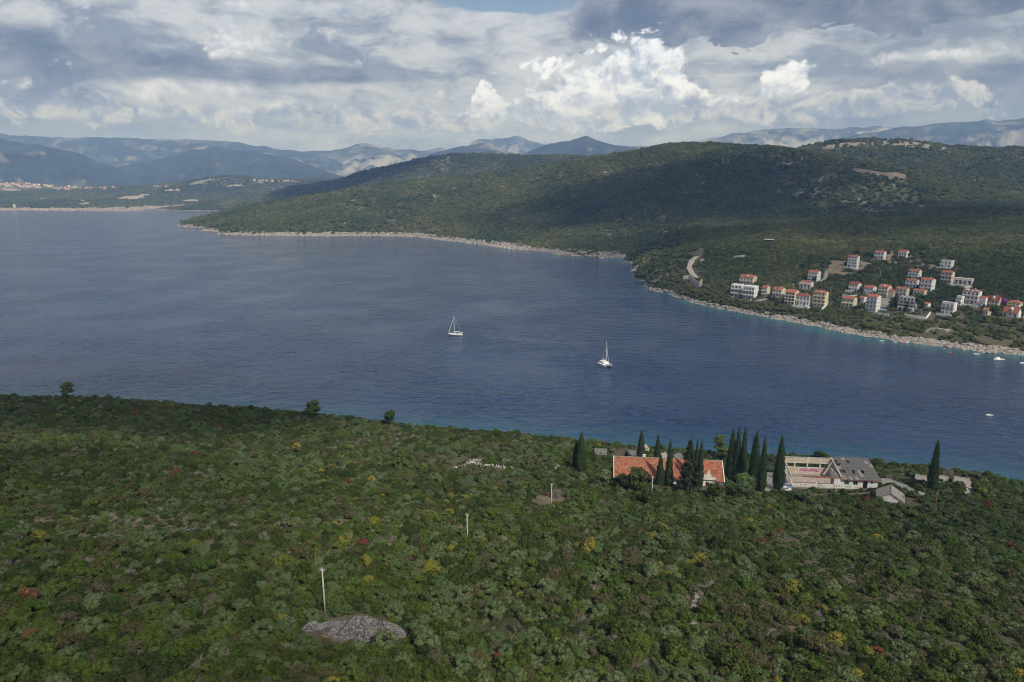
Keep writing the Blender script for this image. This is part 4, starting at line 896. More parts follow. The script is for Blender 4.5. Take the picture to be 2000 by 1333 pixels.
    for i in range(nx):
        for j in range(ny):
            if rng.random() < (.2 if i < 5 else .07): continue
            x, y = x0+sw*(i+.5)+rng.uniform(-.08, .08), y0+sh*(j+.5); z = Hf+k*y+.24+.035*((i+j) % 2)+rng.uniform(0, .02)
            mb = MB(); n = 8; top, bot = [], []
            for q in range(n+1):
                xx = -sw*.52+sw*1.04*q/n; zz = .025*(1 if q % 2 else -1); top.append((xx, zz+.02)); bot.append((xx, zz-.01))
            mb.prism(top+bot[::-1], 'y', -sh*.55, sh*.55); pale = rng.random() < (.2 if i < 7 else .06)
            s = mb.build('roof_sheet', MAT['roof_sheet_pale' if pale else 'roof_sheet'], e); s.location = (x, y, z); s.rotation_euler = (math.atan(k)+rng.gauss(0, .012), rng.gauss(0, .02 if i > 5 else .05), rng.gauss(0, .02 if i > 4 else .10))
    MB().box(x0, x1-.2, y0-.02, y0+.2, Hf+k*y0-.1, Hf+k*y0+.16).build('fascia', MAT['rusty_beam'], e)
    c, s = math.cos(rz), math.sin(rz); EX_NEAR.append([(o[0]+c*a-s*b, o[1]+s*a+c*b) for a, b in ((-3, -4.2), (L*.5, -4.2), (L+1, -3.2), (L+1.5, D+1.5), (-3, D+1.5))])
    return o, rz, g
RUIN = white_ruin()
def bungalow(px, py, W, D, H, rz, label, roof='roof_sheet', wall='old_plaster', rise=2.0, clear=0.0):
    p = hit(px, py, h_near); H = H if clear else H*.55; W, D, rise = (W, D, rise) if clear else (W*.68, D*.72, rise*.72); e = empty('bungalow', p, rz); tag(e, label, 'hut', 'abandoned bungalows in the scrub')
    MB().box(-W/2, W/2, 0, D, -2.5, H).prism([(.02, H), (D-.02, H), (D/2, H+rise-.04)], 'x', -W/2+.01, W/2-.01).build('wall', MAT[wall], e); gable_roof(W, D, H, rise, roof, e, .5)
    window(e, 0, -.01, .8, 1.2, 1.1, 0, 'frame_brown'); window(e, W/2+.01, D*.5, .1, 1.0, 2.0, math.pi/2, 'frame_brown', '1', 'door')
    MB().box(-W/2-.36, -W/2-.28, -.5, D+.5, H-.5, H-.3).build('verge_board', MAT['old_plaster'], e)
    if clear: EX_NEAR.append((p[0], p[1]+D*.4, clear)); EX_NEAR.append((p[0], p[1]-2.5, clear*.7))
    else: EX_NEAR.append((p[0], p[1]+D*.55, D*.5))
bungalow(1763, 980, 7.5, 8.0, 1.3, R(62), 'low hut with broad grey sheet roof beside the path by the ruined hall', 'roof_sheet_pale', rise=2.4, clear=6.0)
bungalow(1802, 946, 7, 6, 1.1, R(-28), 'pale-roofed hut in the scrub close to the lone cypress', 'roof_sheet_pale', rise=2.6)
bungalow(1838, 945, 6, 6, 1.1, R(-28), 'pale-roofed hut half hidden behind the lone cypress', 'roof_sheet_pale', rise=2.4)
bungalow(1878, 950, 7, 6, 1.1, R(-28), 'pale-roofed hut below the dry grey bush near the stone steps', 'roof_sheet_pale', rise=2.6)
bungalow(1173, 893, 7, 6, 2.4, R(-8), 'hut with dark sagging roof above the end of the long red-roofed house', 'roof_sheet', rise=1.9)
bungalow(1212, 896, 6, 6, 2.4, R(40), 'hut with slanting broken roof frame behind the long red-roofed house', 'old_wood', rise=2.2)
bungalow(1238, 896, 6, 5, 3.0, R(-8), 'white-walled hut with black roof behind the long red ridge', 'roof_sheet', 'wall_white', 1.6)
bungalow(1262, 884, 5, 5, 2.4, R(40), 'small pale-roofed hut beside the cypress behind the long house', 'roof_sheet_pale', rise=2.0)
bungalow(1300, 903, 5.5, 5, 2.8, R(40), 'pale-roofed hut between two cypresses behind the long house', 'roof_sheet_pale', rise=2.4)
bungalow(1328, 903, 6, 5, 2.6, R(40), 'grey-roofed hut beside the broad dark fir', 'roof_sheet', rise=2.2)
bungalow(1175, 866, 5, 5, 2.2, R(40), 'tiny pale hut nearly lost in the scrub near the brink', 'roof_sheet_pale', rise=1.6)
bungalow(1122, 854, 5, 5, 2.0, R(30), 'tiny pale hut at the brink above the twin cypress', 'roof_sheet_pale', rise=1.5)
# poles of the old line
utility_pole(635, 1197, 1107, 'concrete utility pole with leaning shaft beside the heap of stones', h_near, 'old utility poles on the near slope', 0.14)
utility_pole(913, 1058, 1003, 'slim concrete utility pole in open scrub, downhill of the stone heap', h_near, 'old utility poles on the near slope', 0.13)
utility_pole(1077, 990, 945, 'concrete utility pole beside the dry clearing', h_near, 'old utility poles on the near slope', 0.15)
utility_pole(1273, 967, 931, 'white utility pole in front of the long red-roofed house', h_near, 'old utility poles on the near slope', 0.15)
utility_pole(1632, 970, 934, 'concrete utility pole in front of the graffiti wall', h_near, 'old utility poles on the near slope', 0.16)
utility_pole(1827, 987, 962, 'short dark wooden pole below the lone cypress', h_near, 'old utility poles on the near slope', 0.2, 4.0, True)
# dry stone
plain('limestone', (0.19,0.18,0.18), 0.4, 3.0, 0.95, 0.1, dirt=(0.13,0.115,0.10))
def stone_blocks(mb, P, size, rng):
    for p in P:
        s = size*np.array([rng.uniform(.7, 1.5), rng.uniform(.6, 1.1), rng.uniform(.4, .8)]); a = rng.uniform(0, 6.28); c, sn = math.cos(a), math.sin(a)
        V = np.array([(x, y, z) for z in (-1, 1) for x, y in ((-1, -1), (1, -1), (1, 1), (-1, 1))], float)*rng.uniform(.72, 1.0, (8, 3))*s/2
        V = np.stack([V[:, 0]*c-V[:, 1]*sn, V[:, 0]*sn+V[:, 1]*c, V[:, 2]+V[:, 0]*rng.uniform(-.3, .3)], -1)+p
        mb.add(V, [(0, 3, 2, 1), (4, 5, 6, 7), (0, 1, 5, 4), (1, 2, 6, 5), (2, 3, 7, 6), (3, 0, 4, 7)])
plain('pale_limestone', (0.46,0.44,0.41), 0.25, 3.0, 0.95, 0.1, dirt=(0.30,0.28,0.25))
def dry_wall(pts, label, hgt=1.1, thick=1.0, size=0.45, seed=1, dens=1.0):
    rng = np.random.default_rng(seed); P = np.array([hit(a, b, h_near) for a, b in pts]); o = P[0].copy(); Q = []
    for a, b in zip(P[:-1], P[1:]):
        L = np.linalg.norm(b-a); n = int(L*thick*hgt*dens/(size**3)*.16)+4
        t = rng.uniform(0, 1, n); c = a[None]*(1-t[:, None])+b[None]*t[:, None]; d = (b-a)[:2]/L
        w = rng.normal(0, thick*.35, n); c[:, 0] += -d[1]*w; c[:, 1] += d[0]*w; c[:, 2] = h_near(c[:, 0], c[:, 1])+rng.uniform(0, 1, n)*hgt*np.clip(1-np.abs(w)/thick*.8, .2, 1); Q.append(c)
        for q in np.linspace(0, 1, max(2, int(L/2))): m = a*(1-q)+b*q; EX_NEAR.append((m[0], m[1]-.8, 1.9))
    Q = np.concatenate(Q)-o; e = empty('dry_stone_wall', o); tag(e, label, 'stone wall'); mb = MB(); stone_blocks(mb, Q, size, rng); s = mb.build('stones', MAT['pale_limestone' if seed < 6 or seed == 11 else 'limestone'], e); s['kind'] = 'stuff'
dry_wall([(888,917),(905,913),(925,900),(938,902)], 'pale tumbled terrace wall at the end of the old stone terraces', 1.2, 1.4, .5, 2)
dry_wall([(920,905),(945,911),(975,914),(1006,916)], 'lower pale stone terrace wall with bushes above it', 1.3, 1.6, .5, 3, .9)
dry_wall([(958,898),(985,900),(1005,903),(1030,904),(1062,906)], 'upper pale stone terrace wall, broken in places', .9, 1.2, .5, 4, .7)
dry_wall([(1082,908),(1092,913),(1084,917)], 'short pale stub of terrace wall near the twin cypress', 1.0, 1.2, .5, 5, .8)
dry_wall([(328,1044),(350,1040),(378,1038),(408,1036)], 'grey terrace wall in the dry clearing, tallest piece', 1.3, .8, .4, 6, 1.2)
dry_wall([(170,1053),(200,1050),(226,1048)], 'low grey terrace wall in the dry clearing beside a rounded shrub', 1.0, .8, .4, 7, 1.1)
dry_wall([(36,1056),(62,1053),(90,1052)], 'low grey stub of terrace wall at the dry clearing edge', .9, .8, .4, 8)
dry_wall([(640,1022),(668,1018)], 'short grey terrace wall beyond the dry clearing', .9, .8, .4, 9)
dry_wall([(1044,980),(1072,974),(1100,972)], 'thin stone kerb beside the concrete pole and dry clearing', .6, .7, .35, 10)
dry_wall([(1886,968),(1890,958),(1893,950),(1890,944),(1895,938)], 'pale stone steps climbing through the scrub by the huts', 1.0, 1.3, .6, 11, 1.0)
def stone_heap():
    rng = np.random.default_rng(77); c = hit(712, 1236, h_near); e = empty('stone_ruin', c); tag(e, 'collapsed grey dry stone hut with fallen dark beams', 'stone ruin')
    ex = np.array([1.0, 0, 0]); Q = []
    for cx, cy_, rx, ry, hh, n in ((0, 0, 4.4, 3.2, 2.6, 1700), (3.2, .8, 3.2, 2.2, 2.1, 700), (-3.2, -.6, 2.2, 2.6, 1.0, 380), (-8.6, 1.2, 1.9, 1.6, .9, 240), (-5.6, 2.4, 3.2, .9, .7, 220)):
        a, q = rng.uniform(0, 6.28, n), np.sqrt(rng.uniform(0, 1, n)); x, y = cx+rx*q*np.cos(a), cy_+ry*q*np.sin(a)
        z = h_near(x+c[0], y+c[1])-c[2]+hh*(1-q**2.2)*rng.uniform(.6, 1.0, n)+(fbm(x*1.3, y*1.3, 5, 2)-.5)*.5; Q.append(np.stack([x, y, z], -1))
    mb = MB(); stone_blocks(mb, np.concatenate(Q), .42, rng); s = mb.build('stones', MAT['limestone'], e); s['kind'] = 'stuff'
    for x, dx in ((-1.9, -1.6), (-.2, -.2), (.5, .1), (2.3, .3), (2.7, .25)):
        z0 = float(h_near(np.array([c[0]+x+dx]), np.array([c[1]-3.0]))[0])-c[2]
        MB().tube((x+dx, -3.0, z0+1.0), (x, 1.6, float(h_near(np.array([c[0]+x]), np.array([c[1]+1.6]))[0])-c[2]+2.6), .11, .09, 6).build('beam', MAT['old_wood'], e)
    EX_NEAR.append((c[0]+.8, c[1]-.1, 5.0)); EX_NEAR.append((c[0]-6.5, c[1]+.6, 3.6)); EX_NEAR.append((c[0]+4, c[1], 3.4)); EX_NEAR.append((c[0]-3, c[1]-4.0, 2.0))
stone_heap()
# ------------------------------------------------------------------ the cars and the visitor at the ruin
plain('car_white', (0.72,0.72,0.73), 0.03, 1.0, 0.3, 0.5); plain('car_blue', (0.28,0.36,0.48), 0.05, 1.0, 0.3, 0.5); plain('tyre', (0.02,0.02,0.02), 0.1); plain('lamp_glass', (0.7,0.7,0.68), 0.05, 1, 0.15, 0.6); plain('tail_red', (0.4,0.02,0.02), 0.05, 1, 0.2, 0.5)
def car(px, py, rz, paint, label):
    p = hit(px, py, h_near); e = empty('parked_car', (p[0], p[1], p[2]+.12), rz); tag(e, label, 'car', 'cars parked at the ruin')
    low = [(-1.95, .38), (-1.98, .75), (-1.85, .92), (-1.0, .98), (1.15, 1.0), (1.75, .84), (1.98, .66), (2.0, .38)]
    def shell(poly, w0, w1, z0, z1, nm, m):
        rg = []
        for y in (-1, -.86, .86, 1):
            k = 1 if abs(y) < .95 else .0
            rg.append([(x*(1 if k else .985), y*(w0+(w1-w0)*max(0, (z-z0)/(z1-z0))), z if k else z0+(z-z0)*.96) for x, z in poly])
        return MB().loft(rg).build(nm, m, e, False)
    shell(low, .86, .80, .38, 1.0, 'body', MAT[paint])
    shell([(-1.72, .97), (-1.35, 1.42), (-.3, 1.48), (.35, 1.42), (1.05, .99)], .79, .62, .97, 1.48, 'cabin', MAT[paint])
    for s in (-1, 1):
        MB().add([(-1.45, s*.80, 1.02), (-.35, s*.80, 1.02), (-.35, s*.665, 1.40), (-1.22, s*.675, 1.37)], [(0, 1, 2, 3)]).build('side_window', MAT['window_glass'], e)
        MB().add([(-.25, s*.80, 1.02), (.88, s*.80, 1.02), (.30, s*.672, 1.37), (-.25, s*.665, 1.40)], [(0, 1, 2, 3)]).build('side_window', MAT['window_glass'], e)
        MB().box(1.86, 1.985, s*.62-.14, s*.62+.14, .62, .76).build('headlight', MAT['lamp_glass'], e); MB().box(-1.985, -1.88, s*.66-.10, s*.66+.10, .66, .88).build('tail_light', MAT['tail_red'], e)
        for x in (-1.25, 1.3):
            w = MB().tube((x, s*.68, .32), (x, s*.87, .32), .32, None, 14).build('wheel', MAT['tyre'], e); MB().tube((x, s*.872, .32), (x, s*.885, .32), .20, None, 10).build('rim', MAT['metal_grey'], w)
    MB().add([(1.0, -.68, 1.035), (1.0, .68, 1.035), (.42, .56, 1.425), (.42, -.56, 1.425)], [(0, 1, 2, 3)]).build('windscreen', MAT['window_glass'], e)
    MB().add([(-1.73, -.68, 1.03), (-1.73, .68, 1.03), (-1.42, .56, 1.38), (-1.42, -.56, 1.38)], [(3, 2, 1, 0)]).build('rear_window', MAT['window_glass'], e)
    EX_NEAR.append((p[0], p[1]-1.5, 4.0))
car(1534, 959, R(-14), 'car_white', 'white hatchback parked on the paving under a cypress')
car(1541, 953, R(-12), 'car_blue', 'pale blue car parked behind the white hatchback')
def person():
    plain('skin', (0.45,0.28,0.20), 0.05); plain('shirt', (0.42,0.50,0.66), 0.08); plain('trousers', (0.03,0.035,0.05), 0.1); plain('hair', (0.03,0.02,0.015), 0.1)
    o, rz, g = RUIN; x, y = 9.6, -1.6; c, s = math.cos(rz), math.sin(rz); w = (o[0]+c*x-s*y, o[1]+s*x+c*y)
    e = empty('person', (w[0], w[1], g+.06), rz+.3); tag(e, 'standing person in pale blue shirt and dark trousers before the graffiti wall', 'person')
    V = [(0,0,.95),(0,.01,1.12),(0,.01,1.32),(0,0,1.46),(0,-.01,1.56),(0,-.02,1.67),(0,-.02,1.76),  (.17,0,1.42),(.24,.0,1.18),(.26,-.06,.95),(.27,-.09,.86),  (-.17,0,1.42),(-.25,.0,1.18),(-.22,-.10,.98),(-.20,-.14,.90), (.09,0,.90),(.10,-.01,.50),(.10,.02,.08),(.11,-.12,.03), (-.09,0,.90),(-.12,-.02,.50),(-.13,.02,.08),(-.14,-.12,.03)]
    E = [(0,1),(1,2),(2,3),(3,4),(4,5),(5,6),(3,7),(7,8),(8,9),(9,10),(3,11),(11,12),(12,13),(13,14),(0,15),(15,16),(16,17),(17,18),(0,19),(19,20),(20,21),(21,22)]
    RD = [.14,.13,.15,.10,.055,.095,.07,.065,.05,.038,.035,.065,.05,.038,.035,.09,.065,.045,.04,.09,.065,.045,.04]
    me = bpy.data.meshes.new('body'); me.from_pydata(V, E, []); ob = link('body', me, None, e)
    bm = bmesh.new(); bm.from_mesh(me); lay = bm.verts.layers.skin.verify(); bm.verts.ensure_lookup_table()
    for v, r in zip(bm.verts, RD): v[lay].radius = (r, r*.82); v[lay].use_root = v.index == 0
    bm.to_mesh(me); bm.free(); ob.modifiers.new('skin', 'SKIN'); sb = ob.modifiers.new('sub', 'SUBSURF'); sb.levels = sb.render_levels = 1
    m, t, b = material('clothed_body', 0.8, 0.2); sx = t.nodes.new('ShaderNodeSeparateXYZ'); t.links.new(coords(t, 'Object'), sx.inputs[0]); z = Sk(t, sx.outputs[2]); xx = Sk(t, sx.outputs[0]).f('ABSOLUTE')
    col = cmix(t, z.f('GREATER_THAN', 1.0), (0.03,0.035,0.05), (0.42,0.50,0.66)); col = cmix(t, z.f('GREATER_THAN', 1.5), col, (0.45,0.28,0.20)); col = cmix(t, xx.f('GREATER_THAN', 0.205)*z.f('LESS_THAN', 1.15), col, (0.45,0.28,0.20)); t.links.new(col, b.inputs['Base Color']); me.materials.append(m)
    MB().loft([[(.105*k*math.cos(a), .015+.115*k*math.sin(a), zz) for a in np.linspace(0, 2*math.pi, 11)[:-1]] for k, zz in ((.95, 1.66), (1.02, 1.74), (.8, 1.82), (.3, 1.86))]).build('hair', MAT['hair'], e, True)
    for sx_ in (-1, 1): MB().tube((sx_*.09, -.02, 1.67), (sx_*.115, -.02, 1.67), .025, None, 6).build('ear', MAT['skin'], e)
    MB().tube((0, -.10, 1.69), (0, -.135, 1.655), .012, .02, 5).build('nose', MAT['skin'], e)
person()

# ------------------------------------------------------------------ boats
plain('gelcoat', (0.78,0.78,0.77), 0.03, 0.8, 0.3, 0.45); plain('teak', (0.30,0.21,0.13), 0.15, 2.0); plain('sail_cloth', (0.72,0.71,0.66), 0.05); plain('mast_alu', (0.66,0.67,0.68), 0.05, 1.0, 0.35, 0.5)
plain('antifoul', (0.03,0.03,0.05), 0.1); plain('orange_plastic', (0.75,0.17,0.04), 0.05); plain('canvas_blue', (0.08,0.12,0.25), 0.1)
def hull_rings(L, B, F, draft=0.5, sheer=0.25, transom=0.72, n=13, plumb=0.94):
    """stations from stern (x=0) to bow (x=L): half-ring port rail, chine, keel, chine, starboard rail"""
    rg = []
    for i in range(n):
        t = i/(n-1); w = B/2*(transom + (1-transom)*math.sin(min(t/.55, 1)*math.pi/2) if t < .55 else math.cos((t-.55)/.45*math.pi/2)**.75); w = max(w, .03); z = F*(1+sheer*t*t); x = t*L
        rg.append([(x, -w, z), (x-(L*(1-plumb)*.5*t**6), -w*.92, z*.35), (x-(L*(1-plumb)*t**6), -w*.6, -draft*.5*(1-t**3)), (x-(L*(1-plumb)*t**6), 0, -draft*(1-t**3)), (x-(L*(1-plumb)*t**6), w*.6, -draft*.5*(1-t**3)), (x-(L*(1-plumb)*.5*t**6), w*.92, z*.35), (x, w, z)])
    return rg
def stay(a, b, r, e, nm='stay', m='mast_alu'): return MB().tube(a, b, r, None, 4).build(nm, MAT[m], e)
def sloop():
    p = at_z(889, 655, 0.0); e = empty('sailing_yacht', p, math.atan2(.16, -1.0)); tag(e, 'white single-masted sailing yacht motoring with furled sails', 'sailboat')
    L, B = 12.6, 4.0; c = L/2; rg = hull_rings(L, B, 1.25); rg = [[(x-c, y, z) for x, y, z in r] for r in rg]; MB().loft(rg).build('hull', MAT['gelcoat'], e)
    MB().loft([[(r[0][0], r[0][1]*.97, r[0][2]+.02), (r[0][0], r[-1][1]*.97, r[-1][2]+.02), (r[0][0], 0, r[0][2]+.09)] for r in rg]).build('deck', MAT['gelcoat'], e)
    MB().loft([[(x, -w, 1.3), (x, w, 1.3), (x, w*.8, z), (x, -w*.8, z)] for x, w, z in ((-1.6, 1.2, 1.85), (1.0, 1.15, 1.8), (2.8, .8, 1.62), (3.9, .35, 1.5))]).build('coachroof', MAT['gelcoat'], e)
    for s in (-1, 1): MB().box(-1.2, 2.2, s*1.1-.03, s*1.1+.03, 1.48, 1.68).build('cabin_window', MAT['window_glass'], e)
    MB().box(-5.2, -1.7, -1.1, 1.1, 1.36, 1.42).build('cockpit', MAT['teak'], e)
    for s in (-1, 1): MB().box(-5.0, -1.8, s*1.25-.15, s*1.25+.15, 1.36, 1.78).build('coaming', MAT['gelcoat'], e)
    MB().box(-2.4, -1.3, -1.3, 1.3, 1.86, 2.35).build('sprayhood', MAT['canvas_blue'], e); MB().box(-6.2, -5.9, -1.3, 1.3, 1.3, 2.6).build('stern_arch', MAT['gelcoat'], e)
    for s in (-1, 1): MB().tube((-4.2, s*.6, 1.9), (-4.2, s*.6, 2.5), .32, None, 10).build('wheel', MAT['mast_alu'], e)
    MB().tube((.8, 0, 1.6), (.8, 0, 17.0), .16, .10, 8).build('mast', MAT['mast_alu'], e); bo = MB().tube((.8, 0, 3.0), (-4.4, 0, 3.05), .12, .10, 8).build('boom', MAT['mast_alu'], e); MB().tube((.6, 0, 3.25), (-4.2, 0, 3.2), .26, .20, 8).build('furled_mainsail', MAT['sail_cloth'], bo)
    MB().tube((5.7, 0, 1.9), (1.05, 0, 15.6), .19, .10, 8).build('furled_genoa', MAT['sail_cloth'], e); stay((-6.1, 0, 1.6), (.8, 0, 17.0), .03, e, 'backstay')
    for s in (-1, 1):
        stay((.4, s*1.8, 1.3), (.8, s*.9, 7.0), .03, e, 'shroud'); stay((.8, s*.9, 7.0), (.8, 0, 16.0), .03, e, 'shroud')
        for z, w in ((7.0, .95), (11.5, .7)): stay((.8, 0, z), (.7, s*w, z+.05), .05, e, 'spreader')
        for i in range(7): x = -5.6+i*1.7; stay((x, s*1.85*(1 if x < 2 else max(.3, 1-(x-2)/5.2)), 1.3), (x, s*1.85*(1 if x < 2 else max(.3, 1-(x-2)/5.2)), 2.0), .025, e, 'stanchion')
    return p
def catamaran():
    p = at_z(1182, 714.5, 0.0); e = empty('catamaran', p, math.atan2(-.93, .37)); tag(e, 'white sailing catamaran with bare mast lying still', 'catamaran'); L, c = 11.6, 5.8
    for s in (-1, 1):
        rg = [[(x-c, y+s*2.45, z) for x, y, z in r] for r in hull_rings(L, 1.5, 1.5, .5, .12, .85, 13, .98)]; MB().loft(rg).build('hull', MAT['gelcoat'], e)
        MB().box(-2.2, 1.6, s*3.19-.02, s*3.19+.02, .8, 1.05).build('hull_window', MAT['window_glass'], e)
    MB().box(-5.0, 2.2, -1.75, 1.75, .85, 1.52).build('bridge_deck', MAT['gelcoat'], e)
    MB().loft([[(x, -w, 1.53), (x, w, 1.53), (x, w*.88, z), (x, -w*.88, z)] for x, w, z in ((-2.6, 2.3, 2.75), (.6, 2.2, 2.8), (1.6, 1.8, 2.5), (2.5, 1.3, 1.75))]).build('saloon', MAT['gelcoat'], e)
    MB().add([(1.22, -1.75, 2.52), (1.22, 1.75, 2.52), (2.30, 1.25, 1.82), (2.30, -1.25, 1.82)], [(0, 1, 2, 3)]).build('front_window', MAT['window_glass'], e)
    for s in (-1, 1): MB().box(-2.2, 1.0, s*2.24-.02, s*2.24+.02, 1.9, 2.4).build('side_window', MAT['window_glass'], e)
    MB().box(-4.9, -2.2, -2.1, 2.1, 2.9, 3.0).build('bimini', MAT['gelcoat'], e); MB().box(-4.9, -2.7, -1.7, 1.7, 1.53, 1.6).build('cockpit_floor', MAT['teak'], e)
    for x in (-4.7, -2.5):
        for s in (-1, 1): MB().tube((x, s*1.9, 1.5), (x, s*1.9, 2.9), .05, None, 5).build('bimini_post', MAT['mast_alu'], e)
    for s in (-1, 1): MB().box(2.3, 5.2, s*.9-.75, s*.9+.75, 1.2, 1.24).build('trampoline', MAT['antifoul'], e)
    MB().tube((5.2, -2.4, 1.5), (5.2, 2.4, 1.5), .12, None, 8).build('crossbeam', MAT['mast_alu'], e)
    MB().tube((1.2, 0, 2.6), (1.0, 0, 18.0), .17, .10, 8).build('mast', MAT['mast_alu'], e); bo = MB().tube((1.1, 0, 4.2), (-4.2, 0, 4.0), .12, .1, 8).build('boom', MAT['mast_alu'], e); MB().tube((.9, 0, 4.45), (-4.0, 0, 4.2), .24, .2, 8).build('sail_bag', MAT['sail_cloth'], bo)
    MB().tube((5.2, 0, 1.7), (1.15, 0, 15.5), .13, .08, 6).build('furled_jib', MAT['sail_cloth'], e)
    for s in (-1, 1):
        stay((-.6, s*3.0, 1.6), (1.05, 0, 15.5), .03, e, 'shroud')
        for z in (7.5, 11.5): stay((1.1, 0, z), (.9, s*.9, z), .05, e, 'spreader')
    MB().box(3.4, 4.6, 2.0, 2.6, 1.62, 1.9).build('lifebuoy', MAT['orange_plastic'], e); MB().loft([[(x-6.6, y*1.0, z+.9) for x, y, z in r] for r in hull_rings(2.8, 1.4, .45, .2)]).build('dinghy', MAT['sail_cloth'], e)
def motorboat(px, py, L, rz, label, cabin=False, group=None):
    p = at_z(px, py, 0.0); e = empty('motorboat', p, rz); tag(e, label, 'boat', group); B = L*.34; F = L*.10+.15; rg = [[(x-L/2, y, z) for x, y, z in r] for r in hull_rings(L, B, F, .25, .35, .85, 11)]
    MB().loft(rg).build('hull', MAT['gelcoat'], e); MB().box(-L*.42, L*.18, -B*.36, B*.36, F+.01, F+.06).build('cockpit', MAT['teak' if cabin else 'canvas_blue'], e)
    for x in ((-.25, .05) if L > 4 else (-.1,)): MB().box(L*x, L*x+.35, -B*.34, B*.34, F+.061, F+.25).build('bench', MAT['gelcoat'], e)
    MB().box(-L/2-.3, -L/2+.02, -.2, .2, .1, F+.5).build('outboard', MAT['antifoul'], e)
    if cabin: MB().loft([[(x, -w, F+.07), (x, w, F+.07), (x, w*.85, z), (x, -w*.85, z)] for x, w, z in ((-.4, B*.36, F+1.3), (1.2, B*.34, F+1.25), (2.4, B*.2, F+.3))]).build('cabin', MAT['gelcoat'], e); MB().add([(1.32, -B*.28, F+1.15), (1.32, B*.28, F+1.15), (2.25, B*.19, F+.42), (2.25, -B*.19, F+.42)], [(0, 1, 2, 3)]).build('windscreen', MAT['window_glass'], e)
def buoy(px, py, label):
    p = at_z(px, py, 0.0); e = empty('mooring_buoy', p); tag(e, label, 'buoy', 'orange mooring buoys'); n = 10
    MB().loft([[(r*math.cos(a), r*math.sin(a), z) for a in np.linspace(0, 2*math.pi, n+1)[:-1]] for r, z in ((.15, -.4), (.5, -.15), (.62, .15), (.5, .45), (.12, .62))]).build('float', MAT['orange_plastic'], e, True); MB().tube((0, 0, .6), (0, 0, .85), .06, None, 6).build('ring', MAT['mast_alu'], e)
SL = sloop(); catamaran()
motorboat(1950, 704, 8.0, R(186), 'white motorboat with cabin moored off the village, largest of the moored boats', True)
motorboat(1907, 692.5, 4.8, R(180), 'small white open boat moored between an orange buoy and the cabin boat')
motorboat(1722, 667, 4.2, R(170), 'low open dinghy moored off the rocks beyond the orange buoy')
motorboat(1749, 669, 3.4, R(178), 'tiny open dinghy right beside an orange buoy')
motorboat(1999, 711, 6.0, R(180), 'grey-white boat beyond the moored cabin boat')
motorboat(1932, 812, 4.0, R(183), 'small white boat alone on open water off the near brink')
buoy(1762, 670, 'orange mooring buoy beside a tiny dinghy'); buoy(1856, 690, 'orange mooring buoy on its own off the landing stage')
def wake():
    m = bpy.data.materials.new('foam'); m.use_nodes = True; t = m.node_tree; b = t.nodes['Principled BSDF']; b.inputs['Base Color'].default_value = (0.55, 0.62, 0.68, 1); b.inputs['Roughness'].default_value = .8; MAT['foam'] = m
    tr = t.nodes.new('ShaderNodeBsdfTransparent'); mx = t.nodes.new('ShaderNodeMixShader'); out = t.nodes['Material Output']; g = t.nodes.new('ShaderNodeNewGeometry'); at = t.nodes.new('ShaderNodeAttribute'); at.attribute_name = 'foam'
    n = noise(t, g.outputs['Position'], .5, 4, .65); n2 = noise(t, g.outputs['Position'], .06, 3, .6); t.links.new((Sk(t, at.outputs['Fac'])*(n.sm(.40, .68)*n2.sm(.3, .7)*.55)).v, mx.inputs[0]); t.links.new(tr.outputs[0], mx.inputs[1]); t.links.new(b.outputs[0], mx.inputs[2]); t.links.new(mx.outputs[0], out.inputs[0])
    C = np.array([at_z(a, b, 0.0)[:2] for a, b in ((903, 656.5), (950, 658.5), (1010, 663), (1070, 668), (1120, 671), (1160, 673))]); d = np.concatenate([[0], np.cumsum(np.hypot(*np.diff(C, axis=0).T))]); s = np.arange(0, d[-1], 1.5)
    Q = np.stack([np.interp(s, d, C[:, 0]), np.interp(s, d, C[:, 1])], -1); T = np.gradient(Q, axis=0); T /= np.linalg.norm(T, axis=1)[:, None]; N = np.stack([-T[:, 1], T[:, 0]], -1); V, A = [], []
    for i, (q, nn) in enumerate(zip(Q, N)):
        f = i/len(Q); w = .9+2.6*f
        for k in (-1, -.4, .4, 1): V.append((q[0]+nn[0]*k*w, q[1]+nn[1]*k*w, .02)); A.append((1-f)**.6*(1 if abs(k) < .9 else 0))
    F = [(i*4+j, i*4+j+1, i*4+5+j, i*4+4+j) for i in range(len(Q)-1) for j in range(3)]
    me = fast_mesh('wake', V, F); a = me.attributes.new('foam', 'FLOAT', 'POINT'); a.data.foreach_set('value', np.array(A, np.float32)); tag(link('wake', me, m), 'thin pale foam wake trailing behind the sailing yacht', kind='stuff')
wake()

# ------------------------------------------------------------------ vegetation
_ico = None
def ico():
    global _ico
    if _ico is None:
        bm = bmesh.new(); bmesh.ops.create_icosphere(bm, subdivisions=1, radius=1.0)
        _ico = (np.array([v.co[:] for v in bm.verts]), np.array([[v.index for v in f.verts] for f in bm.faces])); bm.free()
    return _ico
def leaf_quads(rng, C, Nrm, size, tilt=0.8):
    """small leaf sprays: one quad at each point, roughly facing outward"""
    n = len(C); d = Nrm + rng.normal(0, tilt, (n, 3)); d /= np.linalg.norm(d, axis=1)[:, None] + 1e-9
    a = np.cross(d, rng.normal(0, 1, (n, 3))); a /= np.linalg.norm(a, axis=1)[:, None] + 1e-9; b = np.cross(d, a)
    s = (size*rng.uniform(0.6, 1.4, n))[:, None]; k = rng.uniform(0.5, 0.9, n)[:, None]
    V = np.stack([C - a*s - b*s*k*0.6, C + a*s*0.7 - b*s*k, C + a*s + b*s*k*0.7, C - a*s*0.6 + b*s*k], 1).reshape(-1, 3)
    return V, np.arange(4*n).reshape(n, 4)
